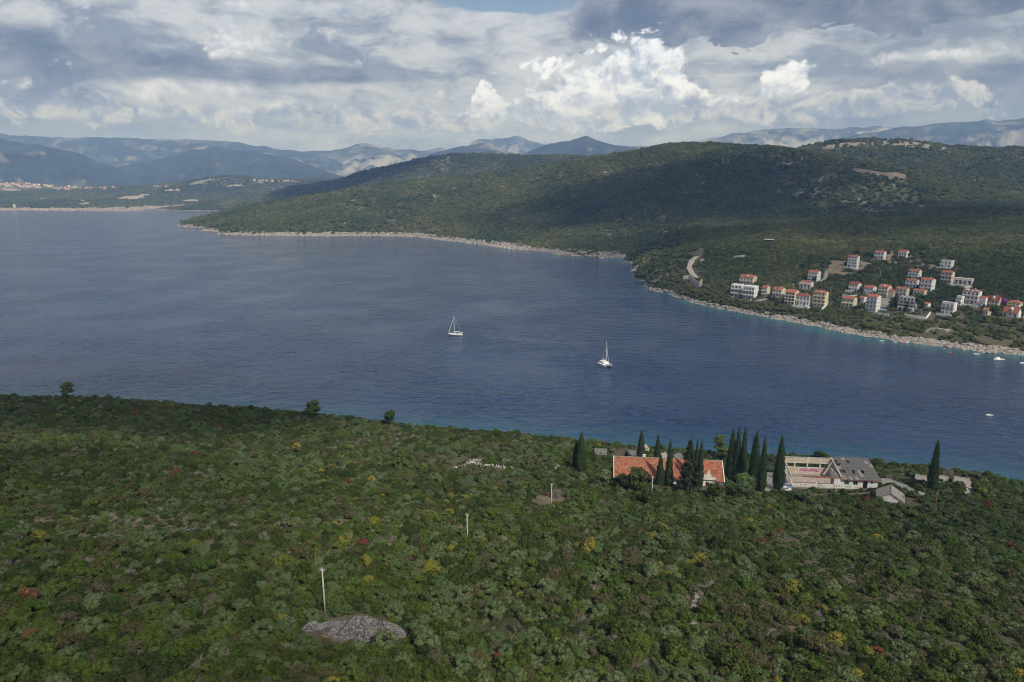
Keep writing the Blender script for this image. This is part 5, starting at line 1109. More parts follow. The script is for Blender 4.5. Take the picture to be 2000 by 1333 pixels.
def crown_mesh(name, seed, lobes=13, per=42, leaf=0.085, height=1.25, lobe_r=(0.26, 0.44), core=0.86, open_=0.0):
    rng = np.random.default_rng(seed); V, F, n0 = [], [], 0
    iv, iff = ico()
    for k in range(lobes):
        a = rng.uniform(0, 2*math.pi); q = math.sqrt(rng.uniform(0, 1)); r = rng.uniform(*lobe_r)
        hgt = (0.30 + 0.70*math.sqrt(max(0, 1-q*q))*rng.uniform(0.75, 1.05))*height - r*0.9
        c = np.array([math.cos(a)*q*0.72, math.sin(a)*q*0.72, max(hgt, r*0.55)])
        if core > 0:
            cv = iv*(r*core*rng.uniform(0.85, 1.1, (len(iv), 1))) + c
            tri = np.concatenate([iff, iff[:, :1]], 1); V.append(cv); F.append(tri + n0); n0 += len(cv)
        m = int(per*(r/0.35)**2); d = rng.normal(0, 1, (m, 3)); d[:, 2] = np.abs(d[:, 2])*0.9 - 0.15; d /= np.linalg.norm(d, axis=1)[:, None]
        lv, lf = leaf_quads(rng, c + d*r*rng.uniform(0.82, 1.12, (m, 1)), d, leaf); V.append(lv); F.append(lf + n0); n0 += len(lv)
    V = np.concatenate(V); F = np.concatenate(F); V[:, 2] = np.maximum(V[:, 2], -0.1)
    tri = F[:, 0] == F[:, 3]
    me = bpy.data.meshes.new(name); me.from_pydata(V.tolist(), [], [f[:3].tolist() if q else f.tolist() for f, q in zip(F, tri)]); me.update()
    return me
def twig_mesh(name, seed, n=70):
    """leafless dry shrub: a fan of thin stems"""
    rng = np.random.default_rng(seed); mb = MB()
    for k in range(n):
        a, e = rng.uniform(0, 2*math.pi), rng.uniform(0.5, 1.5); L = rng.uniform(0.6, 1.25)
        p = np.array([rng.normal(0, 0.2), rng.normal(0, 0.2), 0.0]); q = p + L*np.array([math.cos(a)*math.cos(e), math.sin(a)*math.cos(e), math.sin(e)])
        m = p*0.45 + q*0.55 + rng.normal(0, 0.06, 3)
        mb.tube(p, m, 0.028, 0.02, 3); mb.tube(m, q, 0.02, 0.008, 3); mb.tube(m, m + (q-p)*0.35 + rng.normal(0, 0.18, 3), 0.015, 0.006, 3)
    return mb.mesh(name)
def stem_mesh(name, seed):
    rng = random.Random(seed); mb = MB()
    for k in range(3):
        a = k*2.1 + rng.random(); mb.tube((0.05*math.cos(a), 0.05*math.sin(a), -0.35), (0.35*math.cos(a), 0.35*math.sin(a), 0.6), 0.06, 0.03, 5)
    return mb.mesh(name)
plain('bark', (0.12,0.09,0.065), 0.25, 6.0, 0.9, 0.1)
plain('dry_twigs', (0.26,0.23,0.20), 0.2, 3.0, 0.9, 0.1)
foliage('leaf_dark', [(0.0, (0.024,0.041,0.007)), (0.5, (0.037,0.057,0.009)), (1.0, (0.051,0.068,0.011))])
foliage('leaf_green', [(0.0, (0.046,0.079,0.011)), (0.5, (0.062,0.097,0.014)), (1.0, (0.081,0.109,0.021))])
foliage('leaf_grey', [(0.0, (0.066,0.100,0.032)), (0.5, (0.086,0.121,0.044)), (1.0, (0.109,0.140,0.062))])
foliage('leaf_olive', [(0.0, (0.056,0.061,0.020)), (0.5, (0.075,0.070,0.027)), (1.0, (0.085,0.085,0.048))])
foliage('leaf_yellow', [(0.0, (0.130,0.140,0.024)), (0.5, (0.170,0.165,0.026)), (1.0, (0.230,0.195,0.030))])
foliage('leaf_rust', [(0.0, (0.115,0.042,0.024)), (0.6, (0.150,0.058,0.032)), (1.0, (0.170,0.085,0.040))])
foliage('leaf_head', [(0.0, (0.035,0.056,0.022)), (0.30, (0.059,0.084,0.029)), (0.55, (0.089,0.108,0.038)), (0.78, (0.128,0.139,0.052)), (0.93, (0.154,0.141,0.076)), (1.0, (0.188,0.195,0.067))], patch=0.0055)
foliage('leaf_far', [(0.0, (0.043,0.065,0.022)), (0.35, (0.075,0.103,0.033)), (0.65, (0.119,0.144,0.050)), (1.0, (0.163,0.169,0.075))], patch=0.002)
KINDS = {  # kind: (material, label, group, share)
 'dark': ('leaf_dark', 'dark green dense rounded maquis shrub on the near scrub slope', 'dark green shrubs on the near slope', 0.33),
 'green': ('leaf_green', 'fresh green lobed maquis shrub on the near scrub slope', 'fresh green shrubs on the near slope', 0.24),
 'grey': ('leaf_grey', 'pale grey-green lobed shrub on the near scrub slope', 'pale grey-green shrubs on the near slope', 0.24),
 'olive': ('leaf_olive', 'brownish olive shrub on the near scrub slope', 'brownish olive shrubs on the near slope', 0.12),
 'yellow': ('leaf_yellow', 'bright yellow-green shrub on the near scrub slope', 'yellow-green shrubs on the near slope', 0.012),
 'rust': ('leaf_rust', 'rust red shrub on the near scrub slope', 'rust red shrubs on the near slope', 0.007),
 'dry': ('dry_twigs', 'leafless dry grey twiggy shrub on the near scrub slope', 'dry leafless shrubs on the near slope', 0.05)}
FORMS = {}
def build_forms():
    sd = 900
    for k, (mt, *_r) in KINDS.items():
        FORMS[k] = []
        for j in range(3 if k in ('dark', 'green', 'grey') else 2):
            sd += 1
            if k == 'dry': me = twig_mesh('dry_shrub', sd)
            elif k == 'grey': me = crown_mesh('crown', sd, 20, 60, 0.062, 1.35, (0.20, 0.36))
            elif k == 'dark': me = crown_mesh('crown', sd, 14, 64, 0.070, 1.1, (0.26, 0.44))
            else: me = crown_mesh('crown', sd, 16, 58, 0.066, 1.25, (0.22, 0.40))
            me.materials.append(MAT[mt]); FORMS[k].append(me)
build_forms()
STEM = stem_mesh('stem', 5); STEM.materials.append(MAT['bark'])
def scatter(name, pts, scl, rot, pick, meshes, label, cat=None, group=None):
    """one mass of plants too many to count, instanced from a few forms"""
    src = bpy.data.collections.new(name + '_forms')
    for i, me in enumerate(meshes):
        o = bpy.data.objects.new('%s_form_%02d' % (name, i), me); src.objects.link(o)
    me = bpy.data.meshes.new(name); n = len(pts); me.vertices.add(n); me.vertices.foreach_set('co', np.ascontiguousarray(pts, np.float32).ravel())
    a = me.attributes.new('size', 'FLOAT_VECTOR', 'POINT'); a.data.foreach_set('vector', np.ascontiguousarray(scl, np.float32).ravel())
    rv = np.zeros((n, 3), np.float32); rv[:, 2] = rot; rv[:, :2] = RNG.normal(0, 0.06, (n, 2))
    a = me.attributes.new('turn', 'FLOAT_VECTOR', 'POINT'); a.data.foreach_set('vector', rv.ravel())
    a = me.attributes.new('form', 'INT', 'POINT'); a.data.foreach_set('value', np.ascontiguousarray(pick, np.int32))
    o = bpy.data.objects.new(name, me); COL.objects.link(o)
    g = bpy.data.node_groups.new(name, 'GeometryNodeTree')
    g.interface.new_socket('Geometry', in_out='INPUT', socket_type='NodeSocketGeometry'); g.interface.new_socket('Geometry', in_out='OUTPUT', socket_type='NodeSocketGeometry')
    gi, go = g.nodes.new('NodeGroupInput'), g.nodes.new('NodeGroupOutput')
    ci = g.nodes.new('GeometryNodeCollectionInfo'); ci.inputs[0].default_value = src; ci.inputs[1].default_value = True; ci.inputs[2].default_value = True
    ip = g.nodes.new('GeometryNodeInstanceOnPoints')
    def attr(nm, ty):
        q = g.nodes.new('GeometryNodeInputNamedAttribute'); q.data_type = ty; q.inputs[0].default_value = nm; return q.outputs[0]
    L = g.links.new
    L(gi.outputs[0], ip.inputs['Points']); L(ci.outputs[0], ip.inputs['Instance']); ip.inputs['Pick Instance'].default_value = True
    L(attr('form', 'INT'), ip.inputs['Instance Index']); L(attr('turn', 'FLOAT_VECTOR'), ip.inputs['Rotation']); L(attr('size', 'FLOAT_VECTOR'), ip.inputs['Scale'])
    L(ip.outputs[0], go.inputs[0])
    md = o.modifiers.new('plants', 'NODES'); md.node_group = g
    tag(o, label, cat, group, 'stuff'); return o
def cleared(x, y, ex):
    out = np.zeros(x.shape, bool)
    for e in ex:
        if len(e) == 3 and not hasattr(e[0], '__len__'): out |= (x-e[0])**2 + (y-e[1])**2 < e[2]**2
        else: out |= in_poly(x, y, e)
    return out
def near_veg():
    rng = np.random.default_rng(11)
    def layer(sp, r0, r1):
        xs = np.arange(-560, 420, sp); ys = np.arange(-40, 520, sp); X, Y = np.meshgrid(xs, ys, indexing='ij')
        X = (X + rng.uniform(-.55, .55, X.shape)*sp).ravel(); Y = (Y + rng.uniform(-.55, .55, Y.shape)*sp).ravel()
        d = d_in(X, Y); k = (d > -9) & (np.abs(X) < (Y+60)*0.95 + 30); X, Y, d = X[k], Y[k], d[k]
        rad = r0 + (r1-r0)*rng.beta(1.6, 2.6, len(X)); return X, Y, rad
    A = layer(3.7, 1.2, 2.7); B = layer(1.8, 0.75, 1.5); C = layer(1.25, 0.4, 0.8); k = (np.hypot(C[0], C[1]) < 235) & (np.abs(C[0]) < C[1]*0.85 + 25); C = tuple(q[k] for q in C)
    X, Y, rad = (np.concatenate(q) for q in zip(A, B, C)); big = np.arange(len(X)) < len(A[0])
    open_ = fbm(X/26, Y/26, 61, 4); p = rng.uniform(0, 1, len(X))
    keep = ~cleared(X, Y, EX_NEAR) & ~((open_ > 0.60) & (p < np.where(big, 0.7, 0.12))) & ~((open_ > 0.70) & (p < 0.6))
    keep &= ~(cleared(X, Y, EX_NEAR_THIN) & (p < np.where(big, 0.8, 0.45)))
    X, Y, rad, big = X[keep], Y[keep], rad[keep], big[keep]
    Zz = h_near(X, Y); n = len(X)
    # each species keeps to its own patches
    names = list(KINDS); w = np.array([KINDS[k][3] for k in names]); sc = np.zeros((n, len(names)))
    for i, k in enumerate(names): sc[:, i] = np.log(w[i]) + (fbm(X/38, Y/38, 70+i*5, 3)-0.5)*3.2 + rng.gumbel(0, 1, n)*0.85
    kind = sc.argmax(1); kind[(kind == 6) & big] = 3; kind[(kind == 4) & (rad < 0.8)] = 3
    hz = rng.uniform(0.75, 1.2, n)*np.where(big, 1.0, 0.95); hz = np.where(rad > 2.6, hz*0.9, hz)
    sl = np.stack([rad*rng.uniform(0.85, 1.15, n), rad*rng.uniform(0.85, 1.15, n), rad*hz], -1); rot = rng.uniform(0, 6.28, n)
    # the 300 that show largest are shrubs of their own
    dist = np.sqrt(X**2 + Y**2 + (CAM_H-Zz)**2)
    f = Y*math.cos(PITCH) - (Zz-CAM_H)*math.sin(PITCH); u = Y*math.sin(PITCH) + (Zz-CAM_H)*math.cos(PITCH)
    px, py = 1000+FOC*X/np.maximum(f, 1), 666.5-FOC*u/np.maximum(f, 1)
    score = np.where((px > 15) & (px < 1985) & (py < 1318) & (py > 0), rad/dist, 0)
    top = np.argsort(-score)[:300]; single = np.zeros(n, bool); single[top] = True
    marks = [(hit(a, b, h_near)[:2], r_, nm) for a, b, r_, nm in ((635, 1197, 9, 'by the leaning concrete pole'), (712, 1236, 13, 'at the edge of the collapsed stone hut'), (625, 1240, 9, 'at the edge of the collapsed stone hut'), (913, 1058, 9, 'by the slim pole in open scrub'), (1360, 1190, 12, 'beside the pale gravel path'), (1540, 1232, 16, 'around the dry grass clearing'))]
    adj = {'dark': 'dark green', 'green': 'fresh green', 'grey': 'pale grey-green', 'olive': 'brownish olive', 'yellow': 'bright yellow-green', 'rust': 'rust red', 'dry': 'leafless grey'}
    q1, q2 = np.quantile(rad[top], [0.33, 0.75])
    for i in top:
        k = names[kind[i]]; mt, _l, grp, _ = KINDS[k]
        size = 'small' if rad[i] < q1 else 'middling' if rad[i] < q2 else 'broad'
        shape = 'squat' if hz[i] < 0.88 else 'rounded' if hz[i] < 1.05 else 'upright'
        near_m = [nm for c, r_, nm in marks if math.hypot(X[i]-c[0], Y[i]-c[1]) < r_]
        dd = np.hypot(X[top]-X[i], Y[top]-Y[i]) + np.where(kind[top] == kind[i], 1e3, 0); j = top[int(dd.argmin())]
        lab = '%s %s %s shrub %s' % (size, shape, adj[k], near_m[0] if near_m else 'next to a %s one on the near slope' % adj[names[kind[j]]])
        e = empty('shrub', (X[i], Y[i], Zz[i]), rot[i]); tag(e, lab, 'shrub', grp); e.scale = tuple(map(float, sl[i]))
        if k == 'dry': link('twigs', FORMS[k][i % 2], None, e)
        else: link('crown', FORMS[k][i % len(FORMS[k])], None, e)
        link('stem', STEM, None, e)
    meshes, base = [], []
    for k in names: base.append(len(meshes)); meshes += FORMS[k]
    cnt = np.array([len(FORMS[k]) for k in names]); pick = np.array(base)[kind] + rng.integers(0, 99, n) % cnt[kind]
    s = ~single & (np.abs(px-1000) < 1500) & (py < 1800)
    scatter('scrub', np.stack([X, Y, Zz-0.15], -1)[s], sl[s], rot[s], pick[s], meshes, 'dense mixed green maquis scrub covering the near hillside', 'scrub')
    print('near plants', n, s.sum())
def far_forms(nm, mat, n, lobes, per, leaf):
    out = []
    for j in range(n):
        me = crown_mesh(nm, 300+j, lobes, per, leaf, 1.25, (0.34, 0.52), 0.92); me.materials.append(MAT[mat]); out.append(me)
    return out
def polar_scatter(h, az0, az1, r0, r1, sp, zlo, ex, seed, cover):
    rng = np.random.default_rng(seed); XS, YS, SS = [], [], []; r = r0
    while r < r1:
        s = sp(r); n = int((az1-az0)*r/s); a = az0 + (np.arange(n) + rng.uniform(0, 1, n))*(az1-az0)/n; rr = r + rng.uniform(-.5, .5, n)*s
        XS.append(rr*np.sin(a)); YS.append(rr*np.cos(a)); SS.append(np.full(n, s)); r += s
    X, Y, S = map(np.concatenate, (XS, YS, SS)); Zz = h(X, Y)
    thin = cleared(X, Y, EX_THIN) & (rng.uniform(0, 1, len(X)) < 0.72)
    k = ~thin & (Zz > zlo + (fbm(X/30, Y/30, 5, 3)-0.5)*zlo*1.4) & ~cleared(X, Y, ex) & (rng.uniform(0, 1, len(X)) < cover(X, Y, Zz))
    X, Y, Zz, S = X[k], Y[k], Zz[k], S[k]
    # leave out what the hills in front hide from here and from a few steps aside
    az = np.arctan2(X, Y); rr = np.hypot(X, Y); el = (Zz + 6 - CAM_H)/rr; o = np.argsort(rr); nb = 600
    bi = np.clip(((az-az0)/(az1-az0)*nb).astype(int), 0, nb-1); mx = np.full(nb, -9.0); vis = np.zeros(len(X), bool)
    bo, eo = bi[o], el[o]
    for j in range(len(o)):
        b = bo[j]; e = eo[j]
        if e > mx[b] - 0.012: vis[o[j]] = True
        if e - 6.5/rr[o[j]] > mx[b]: mx[b] = e - 6.5/rr[o[j]]
    return X[vis], Y[vis], Zz[vis], S[vis], rng
def head_veg():
    def cover(x, y, z):
        n = fbm(x/150, y/150, 91, 5); return np.clip(1.25 - np.clip((n-0.49)/0.13, 0, 1)*0.85, 0, 0.97)
    X, Y, Zz, S, rng = polar_scatter(h_head, R(-30), R(44), 470, 4300, lambda r: min(max(r*0.0037, 2.7), 10.5), 2.6, EX_HEAD, 31, cover)
    n = len(X); rad = S*rng.uniform(0.50, 0.95, n)
    g = np.exp(-((np.hypot(X-330, Y-760))/260)**2); rad = rad*(1 + 0.30*g*(rng.uniform(0, 1, n) < 0.4))
    sl = np.stack([rad*rng.uniform(.85, 1.15, n), rad*rng.uniform(.85, 1.15, n), rad*rng.uniform(0.75, 1.25, n)], -1)
    near_ = np.hypot(X, Y) < 1250
    for nm, msk, forms, lab in (('woodland', near_, far_forms('clump', 'leaf_head', 4, 8, 26, 0.13), 'dark green bushy woodland around the village across the bay'),
                                ('hill_scrub', ~near_, far_forms('tuft', 'leaf_head', 4, 5, 12, 0.20), 'dark green scrub covering the hills across the bay')):
        m = msk.sum(); scatter(nm, np.stack([X, Y, Zz-0.3], -1)[msk], sl[msk], rng.uniform(0, 6.28, m), rng.integers(0, 4, m), forms, lab, 'scrub'); print(nm, m)
    def cover2(x, y, z):
        n = fbm(x/300, y/300, 191, 5); return np.clip(1.2 - np.clip((n-0.45)/0.16, 0, 1)*0.75, 0, 0.95)
    X, Y, Zz, S, rng = polar_scatter(h_far, R(-48), R(-10), 3900, 6300, lambda r: 13.0, 10.0, EX_FAR, 37, cover2)
    n = len(X); rad = S*rng.uniform(0.4, 0.85, n)
    scatter('coast_scrub', np.stack([X, Y, Zz-0.3], -1), np.stack([rad*1.2, rad*1.2, rad*rng.uniform(.5, .9, n)], -1), rng.uniform(0, 6.28, n), rng.integers(0, 3, n), far_forms('tuft', 'leaf_far', 3, 5, 10, 0.2), 'green scrub and pine woods on the far coast', 'scrub'); print('coast', n)

# ------------------------------------------------------------------ single trees
foliage('leaf_cypress', [(0.0, (0.022,0.040,0.012)), (1.0, (0.034,0.056,0.018))]); foliage('leaf_fir', [(0.0, (0.020,0.036,0.016)), (1.0, (0.028,0.046,0.020))])
foliage('leaf_pine', [(0.0, (0.085,0.120,0.026)), (1.0, (0.120,0.155,0.036))]); foliage('leaf_purple', [(0.0, (0.20,0.05,0.24)), (1.0, (0.30,0.08,0.32))])
def spire_crown(seed, Rm, H, n=3200, leaf=0.22, twin=False):
    rng = np.random.default_rng(seed); V, F, n0 = [], [], 0
    for cx, hh, rm, nn in ([(0, H, Rm, n)] + ([(Rm*.42, H*.9, Rm*.62, n//2)] if twin else [])):
        def prof(t): return rm*np.minimum(1.0, .55+t*2.6)*np.clip(1-t, 0, 1)**.62*(1+.06*np.sin(t*37+seed))
        ts = np.linspace(0, 1, 22); rings = []
        for t in ts:
            a = np.linspace(0, 2*math.pi, 11)[:-1]; r = prof(np.array([t]))[0]*.86*rng.uniform(.9, 1.06, 10); rings.append(np.stack([cx*(t**.5)+r*np.cos(a), r*np.sin(a), np.full(10, .6+t*hh)], -1))
        for k in range(len(rings)): V.append(rings[k])
        idx = np.arange(220).reshape(22, 10)+n0; nx = np.roll(idx, -1, 1); F.append(np.stack([idx[:-1], nx[:-1], nx[1:], idx[1:]], -1).reshape(-1, 4)); n0 += 220
        t = 1-np.sqrt(rng.uniform(0, 1, nn)); t = np.clip(t*1.02, 0, 1); a = rng.uniform(0, 6.28, nn); r = prof(t)*rng.uniform(.86, 1.07, nn)*(1+.07*np.sin(a*5+t*9))
        C = np.stack([cx*(t**.5)+r*np.cos(a), r*np.sin(a), .6+t*hh+rng.normal(0, .1, nn)], -1); Nn = np.stack([np.cos(a), np.sin(a), np.full(nn, .25)], -1)
        d = Nn+rng.normal(0, .45, (nn, 3)); d /= np.linalg.norm(d, axis=1)[:, None]; b = np.array([0, 0, 1.0])[None]+rng.normal(0, .22, (nn, 3)); b -= (b*d).sum(1)[:, None]*d; b /= np.linalg.norm(b, axis=1)[:, None]; s1 = np.cross(d, b); q = (leaf*rng.uniform(.6, 1.3, nn))[:, None]
        lv = np.stack([C-s1*q*.42-b*q, C+s1*q*.42-b*q, C+s1*q*.28+b*q*1.1, C-s1*q*.28+b*q*1.1], 1).reshape(-1, 3); V.append(lv); F.append(np.arange(4*nn).reshape(nn, 4)+n0); n0 += 4*nn
    return fast_mesh('crown', np.concatenate(V), np.concatenate(F))
def place(px, yb, yt, h): 
    p = hit(px, yb, h); mpp, mpy = px_scale(p); return p, mpp, (yb-yt)*mpy/math.cos(R(20))
CY = {}
def cypress(px, yb, yt, wpx, label, xt=None, twin=False, h=None, group='cypresses by the ruins', leaf='leaf_cypress'):
    h = h or h_near; p, mpp, H = place(px, yb, yt, h); e = empty('cypress_tree', p, random.uniform(0, 6)); tag(e, label, 'tree', group)
    if twin: e.rotation_euler = (0, 0, R(170))
    me = spire_crown(int(px*7+yt), wpx*mpp*.58, H-.6, 3200 if h is h_near else 500, .24 if h is h_near else .5, twin); me.materials.append(MAT[leaf]); link('crown', me, None, e); MB().tube((0, 0, -1), (0, 0, H*.3), .22, .12, 7).build('trunk', MAT['bark'], e); (EX_NEAR if h is h_near else EX_HEAD).append((p[0], p[1], wpx*mpp*.55))
for q in [(1134,920,845,21,'broad grey-green cypress of a close pair by the old terraces'), (1125,915,862,15,'slim dark cypress tucked behind the broad one by the old terraces'), (1251,905,841,17,'cypress standing behind the middle of the long red ridge'), (1283,908,850,13,'slim cypress rising behind the long house where its roof is hidden'), (1288,952,889,16,'dark cypress before the long house, next to the white pole'), (1287,953,917,9,'cypress sapling on a bare stem before the long house'), (1305,953,858,15,'tall cypress before the long house, beside the broad fir'), (1357,950,860,12,'slim cypress merging with the broad fir'), (1365,957,860,14,'cypress between the broad fir and the broken eave'),
          (1425,940,838,20,'first cypress of the tall trio past the end of the long house'), (1436,941,837,18,'middle cypress of the tall trio past the end of the long house'), (1448,943,835,16,'thin-topped cypress of the tall trio, next to the twin-topped one'), (1486,962,854,18,'slim cypress at the edge of the paving'), (1519,958,851,24,'stout cypress on the paving beside the parked cars'), (1819,957,858,22,'lone cypress among the huts past the ruined hall'), (1033,987,944,9,'small dark cypress in the dry clearing by the concrete pole')]: cypress(*q)
cypress(1471, 944, 843, 22, 'twin-topped cypress between the trio and the paving', twin=True)
for q in [(1503,592,576,7), (1511,592,577,7), (1517,600,584,8), (1747,603,573,6), (1769,609,590,6), (1744,600,580,6)]: cypress(*q, 'small dark conifer in a garden of the village', h=h_head, group='garden conifers of the village', leaf='leaf_cypress')
def lobed_tree(nm, px, yb, yt, wpx, label, leaf, seed, h, conical=False, group=None, lobes=34, per=60, lean=0.0):
    p, mpp, H = place(px, yb, yt, h); Rm = wpx*mpp/2; e = empty(nm, p, 0.4); tag(e, label, 'tree', group); rng = np.random.default_rng(seed); V, F, n0 = [], [], 0; iv, iff = ico()
    br = MB(); br.tube((0, 0, -1), (lean*.5, 0, H*.55), H*.02+.08, H*.012+.04, 7)
    for k in range(lobes):
        t = (k+.5)/lobes; a = k*2.4+rng.uniform(-.4, .4)
        if conical: z = H*(.10+.86*t); q = Rm*(1-t)**.75*rng.uniform(.45, .95); r = max(.35, Rm*.30*(1-t*.6))
        else: z = H*(.38+.56*rng.uniform(0, 1)); q = Rm*.72*math.sqrt(rng.uniform(0, 1))*math.sqrt(max(.1, 1-((z/H-.62)/.42)**2)); r = Rm*rng.uniform(.28, .42)
        c = np.array([q*math.cos(a)+lean*z/H, q*math.sin(a), z]); br.tube((lean*z/H*.6, 0, max(.2, z-q*.5)), c, .07, .03, 5)
        cv = iv*np.array([1, 1, .62 if conical else .8])*(r*.82)*rng.uniform(.85, 1.1, (len(iv), 1))+c; V.append(cv); F.append(np.concatenate([iff, iff[:, :1]], 1)+n0); n0 += len(cv)
        d = rng.normal(0, 1, (per, 3)); d /= np.linalg.norm(d, axis=1)[:, None]; C = c+d*np.array([1, 1, .7])*r*rng.uniform(.85, 1.2, (per, 1)); lv, lf = leaf_quads(rng, C, d, max(.16, r*.16), .7); V.append(lv); F.append(lf+n0); n0 += len(lv)
    V = np.concatenate(V); F = np.concatenate(F); me = bpy.data.meshes.new('crown'); me.from_pydata(V.tolist(), [], [f[:3].tolist() if f[0] == f[3] else f.tolist() for f in F]); me.update(); me.materials.append(MAT[leaf]); link('crown', me, None, e); br.build('trunk', MAT['bark'], e); (EX_NEAR if h is h_near else EX_HEAD).append((p[0], p[1], Rm*.5))
lobed_tree('fir_tree', 1343, 960, 857, 50, 'broad dark fir before the long red-roofed house', 'leaf_fir', 5, h_near, True, lobes=60, per=80)
lobed_tree('pine_tree', 1404, 893, 850, 26, 'pale green pine behind the end of the long house', 'leaf_pine', 6, h_near)
lobed_tree('pine_tree', 1412, 900, 872, 26, 'low pale green pine in front of the taller pale pine', 'leaf_pine', 16, h_near)
lobed_tree('pine_tree', 129, 779, 748, 30, 'wind-swept pale green pine on the brink against the water', 'leaf_pine', 7, h_near, lean=1.6)
lobed_tree('oak_tree', 612, 816, 786, 34, 'dark round tree with paler top on the brink', 'leaf_green', 8, h_near)
lobed_tree('oak_tree', 762, 832, 803, 26, 'dark round tree on the brink alone against deep blue water', 'leaf_dark', 18, h_near)
lobed_tree('young_pine', 783, 916, 872, 36, 'pale green young conical pine alone in the scrub', 'leaf_pine', 9, h_near, True, lobes=40)
lobed_tree('pine_tree', 1748, 905, 884, 40, 'yellowish flat-topped pine at the brink past the ruined hall', 'leaf_pine', 10, h_near)
for q in [(1243,962,917,46,'large dark tree hiding the eave of the long house beside the white pole','leaf_dark',21), (1213,958,928,34,'dark tree before the low corner of the long red roof','leaf_dark',22), (1178,956,920,40,'grey-green bushy tree by the end of the long house','leaf_grey',23), (1452,972,930,52,'broad grey-green tree below the cypress trio','leaf_grey',24), (1395,975,945,36,'dark bushy tree in front of the broken eave','leaf_dark',25), (1575,985,962,36,'grey-green bushy tree below the graffiti wall','leaf_grey',26), (1262,985,955,30,'dark bushy tree at the foot of the white pole','leaf_dark',27), (1725,895,880,26,'pale bushy tree on the brink behind the ruined hall','leaf_grey',28), (1600,898,882,30,'fresh green bushy tree on the brink behind the roofless walls','leaf_green',29)]: lobed_tree('bushy_tree', *q, h_near, lobes=26, per=70)
lobed_tree('round_tree', 1590, 552, 541, 11, 'dark round tree in front of the white three-storey hillside house', 'leaf_dark', 11, h_head, lobes=16, per=30)
lobed_tree('leafy_tree', 1940, 622, 597, 26, 'tall leafy tree in front of the grey shed', 'leaf_green', 12, h_head, lobes=20, per=30)
lobed_tree('leafy_tree', 1795, 608, 576, 30, 'tall leafy tree beside the scalloped white house', 'leaf_dark', 13, h_head, lobes=20, per=30)
lobed_tree('flowering_shrub', 1960, 600, 583, 16, 'purple flowering shrub beside the yellow house', 'leaf_purple', 14, h_head, lobes=14, per=24)
def dry_bush(px, yb, yt, wpx, label):
    p, mpp, H = place(px, yb, yt, h_near); e = empty('dry_bush', p); tag(e, label, 'bush'); me = twig_mesh('twigs', int(px), 150); me.materials.append(MAT['dry_twigs']); o = link('twigs', me, None, e); o.scale = (wpx*mpp/2, wpx*mpp/2, H); link('stem', STEM, None, e); EX_NEAR.append((p[0], p[1], 1.5))
dry_bush(1852, 940, 918, 26, 'big leafless grey bush beside the lone cypress'); dry_bush(1088, 972, 956, 22, 'reddish grey leafless bush beside the concrete pole')
# boulders along the water's edge
def shore_rocks():
    rng = np.random.default_rng(3); P, S = [], []
    def along(pts, h, n, r0, r1, spread, band):
        W = np.array([at_z(a, b, 0.0)[:2] for a, b in pts]); d = np.concatenate([[0], np.cumsum(np.hypot(*np.diff(W, axis=0).T))]); s = rng.uniform(0, d[-1], n*4)
        x = np.interp(s, d, W[:, 0])+rng.normal(0, spread, n*4); y = np.interp(s, d, W[:, 1])+rng.normal(0, spread, n*4)+spread*.5; z = h(x, y); k = (z > -.8) & (z < band); P.append(np.stack([x, y, z-.1], -1)[k]); S.append(rng.uniform(r0, r1, k.sum())**1.0)
    along(shoreB, h_head, 2000, .5, 2.2, 6, 3.2); along(shoreA, h_head, 3000, 1.4, 5.0, 13, 7.0); along([q[:2] for q in farP[1:9]], h_far, 700, 3, 11, 40, 14.0)
    P = np.concatenate(P); S = np.concatenate(S); forms = []
    for j in range(5):
        bm = bmesh.new(); bmesh.ops.create_icosphere(bm, subdivisions=2, radius=1.0); rr = np.random.default_rng(j)
        for v in bm.verts:
            q = np.array(v.co); f = 1+(fbm(np.array([q[0]*1.7+j*9]), np.array([q[1]*1.7+q[2]*2.1]), j, 3)[0]-.5)*1.1; v.co = Vector(np.round(q*f*4)/4+rr.normal(0, .04, 3))
        me = bpy.data.meshes.new('boulder'); bm.to_mesh(me); bm.free(); me.materials.append(MAT['shore_rock']); forms.append(me)
    n = len(P); scatter('shore_rocks', P, np.stack([S*rng.uniform(.8, 1.5, n), S*rng.uniform(.8, 1.5, n), S*rng.uniform(.35, .8, n)], -1), rng.uniform(0, 6.28, n), rng.integers(0, 5, n), forms, 'pale broken limestone rocks along the far shores', 'rocks'); print('rocks', n)
plain('shore_rock', (0.29,0.26,0.235), 0.3, 1.2, 0.95, 0.1, dirt=(0.20,0.165,0.145))
shore_rocks()
near_veg(); head_veg()

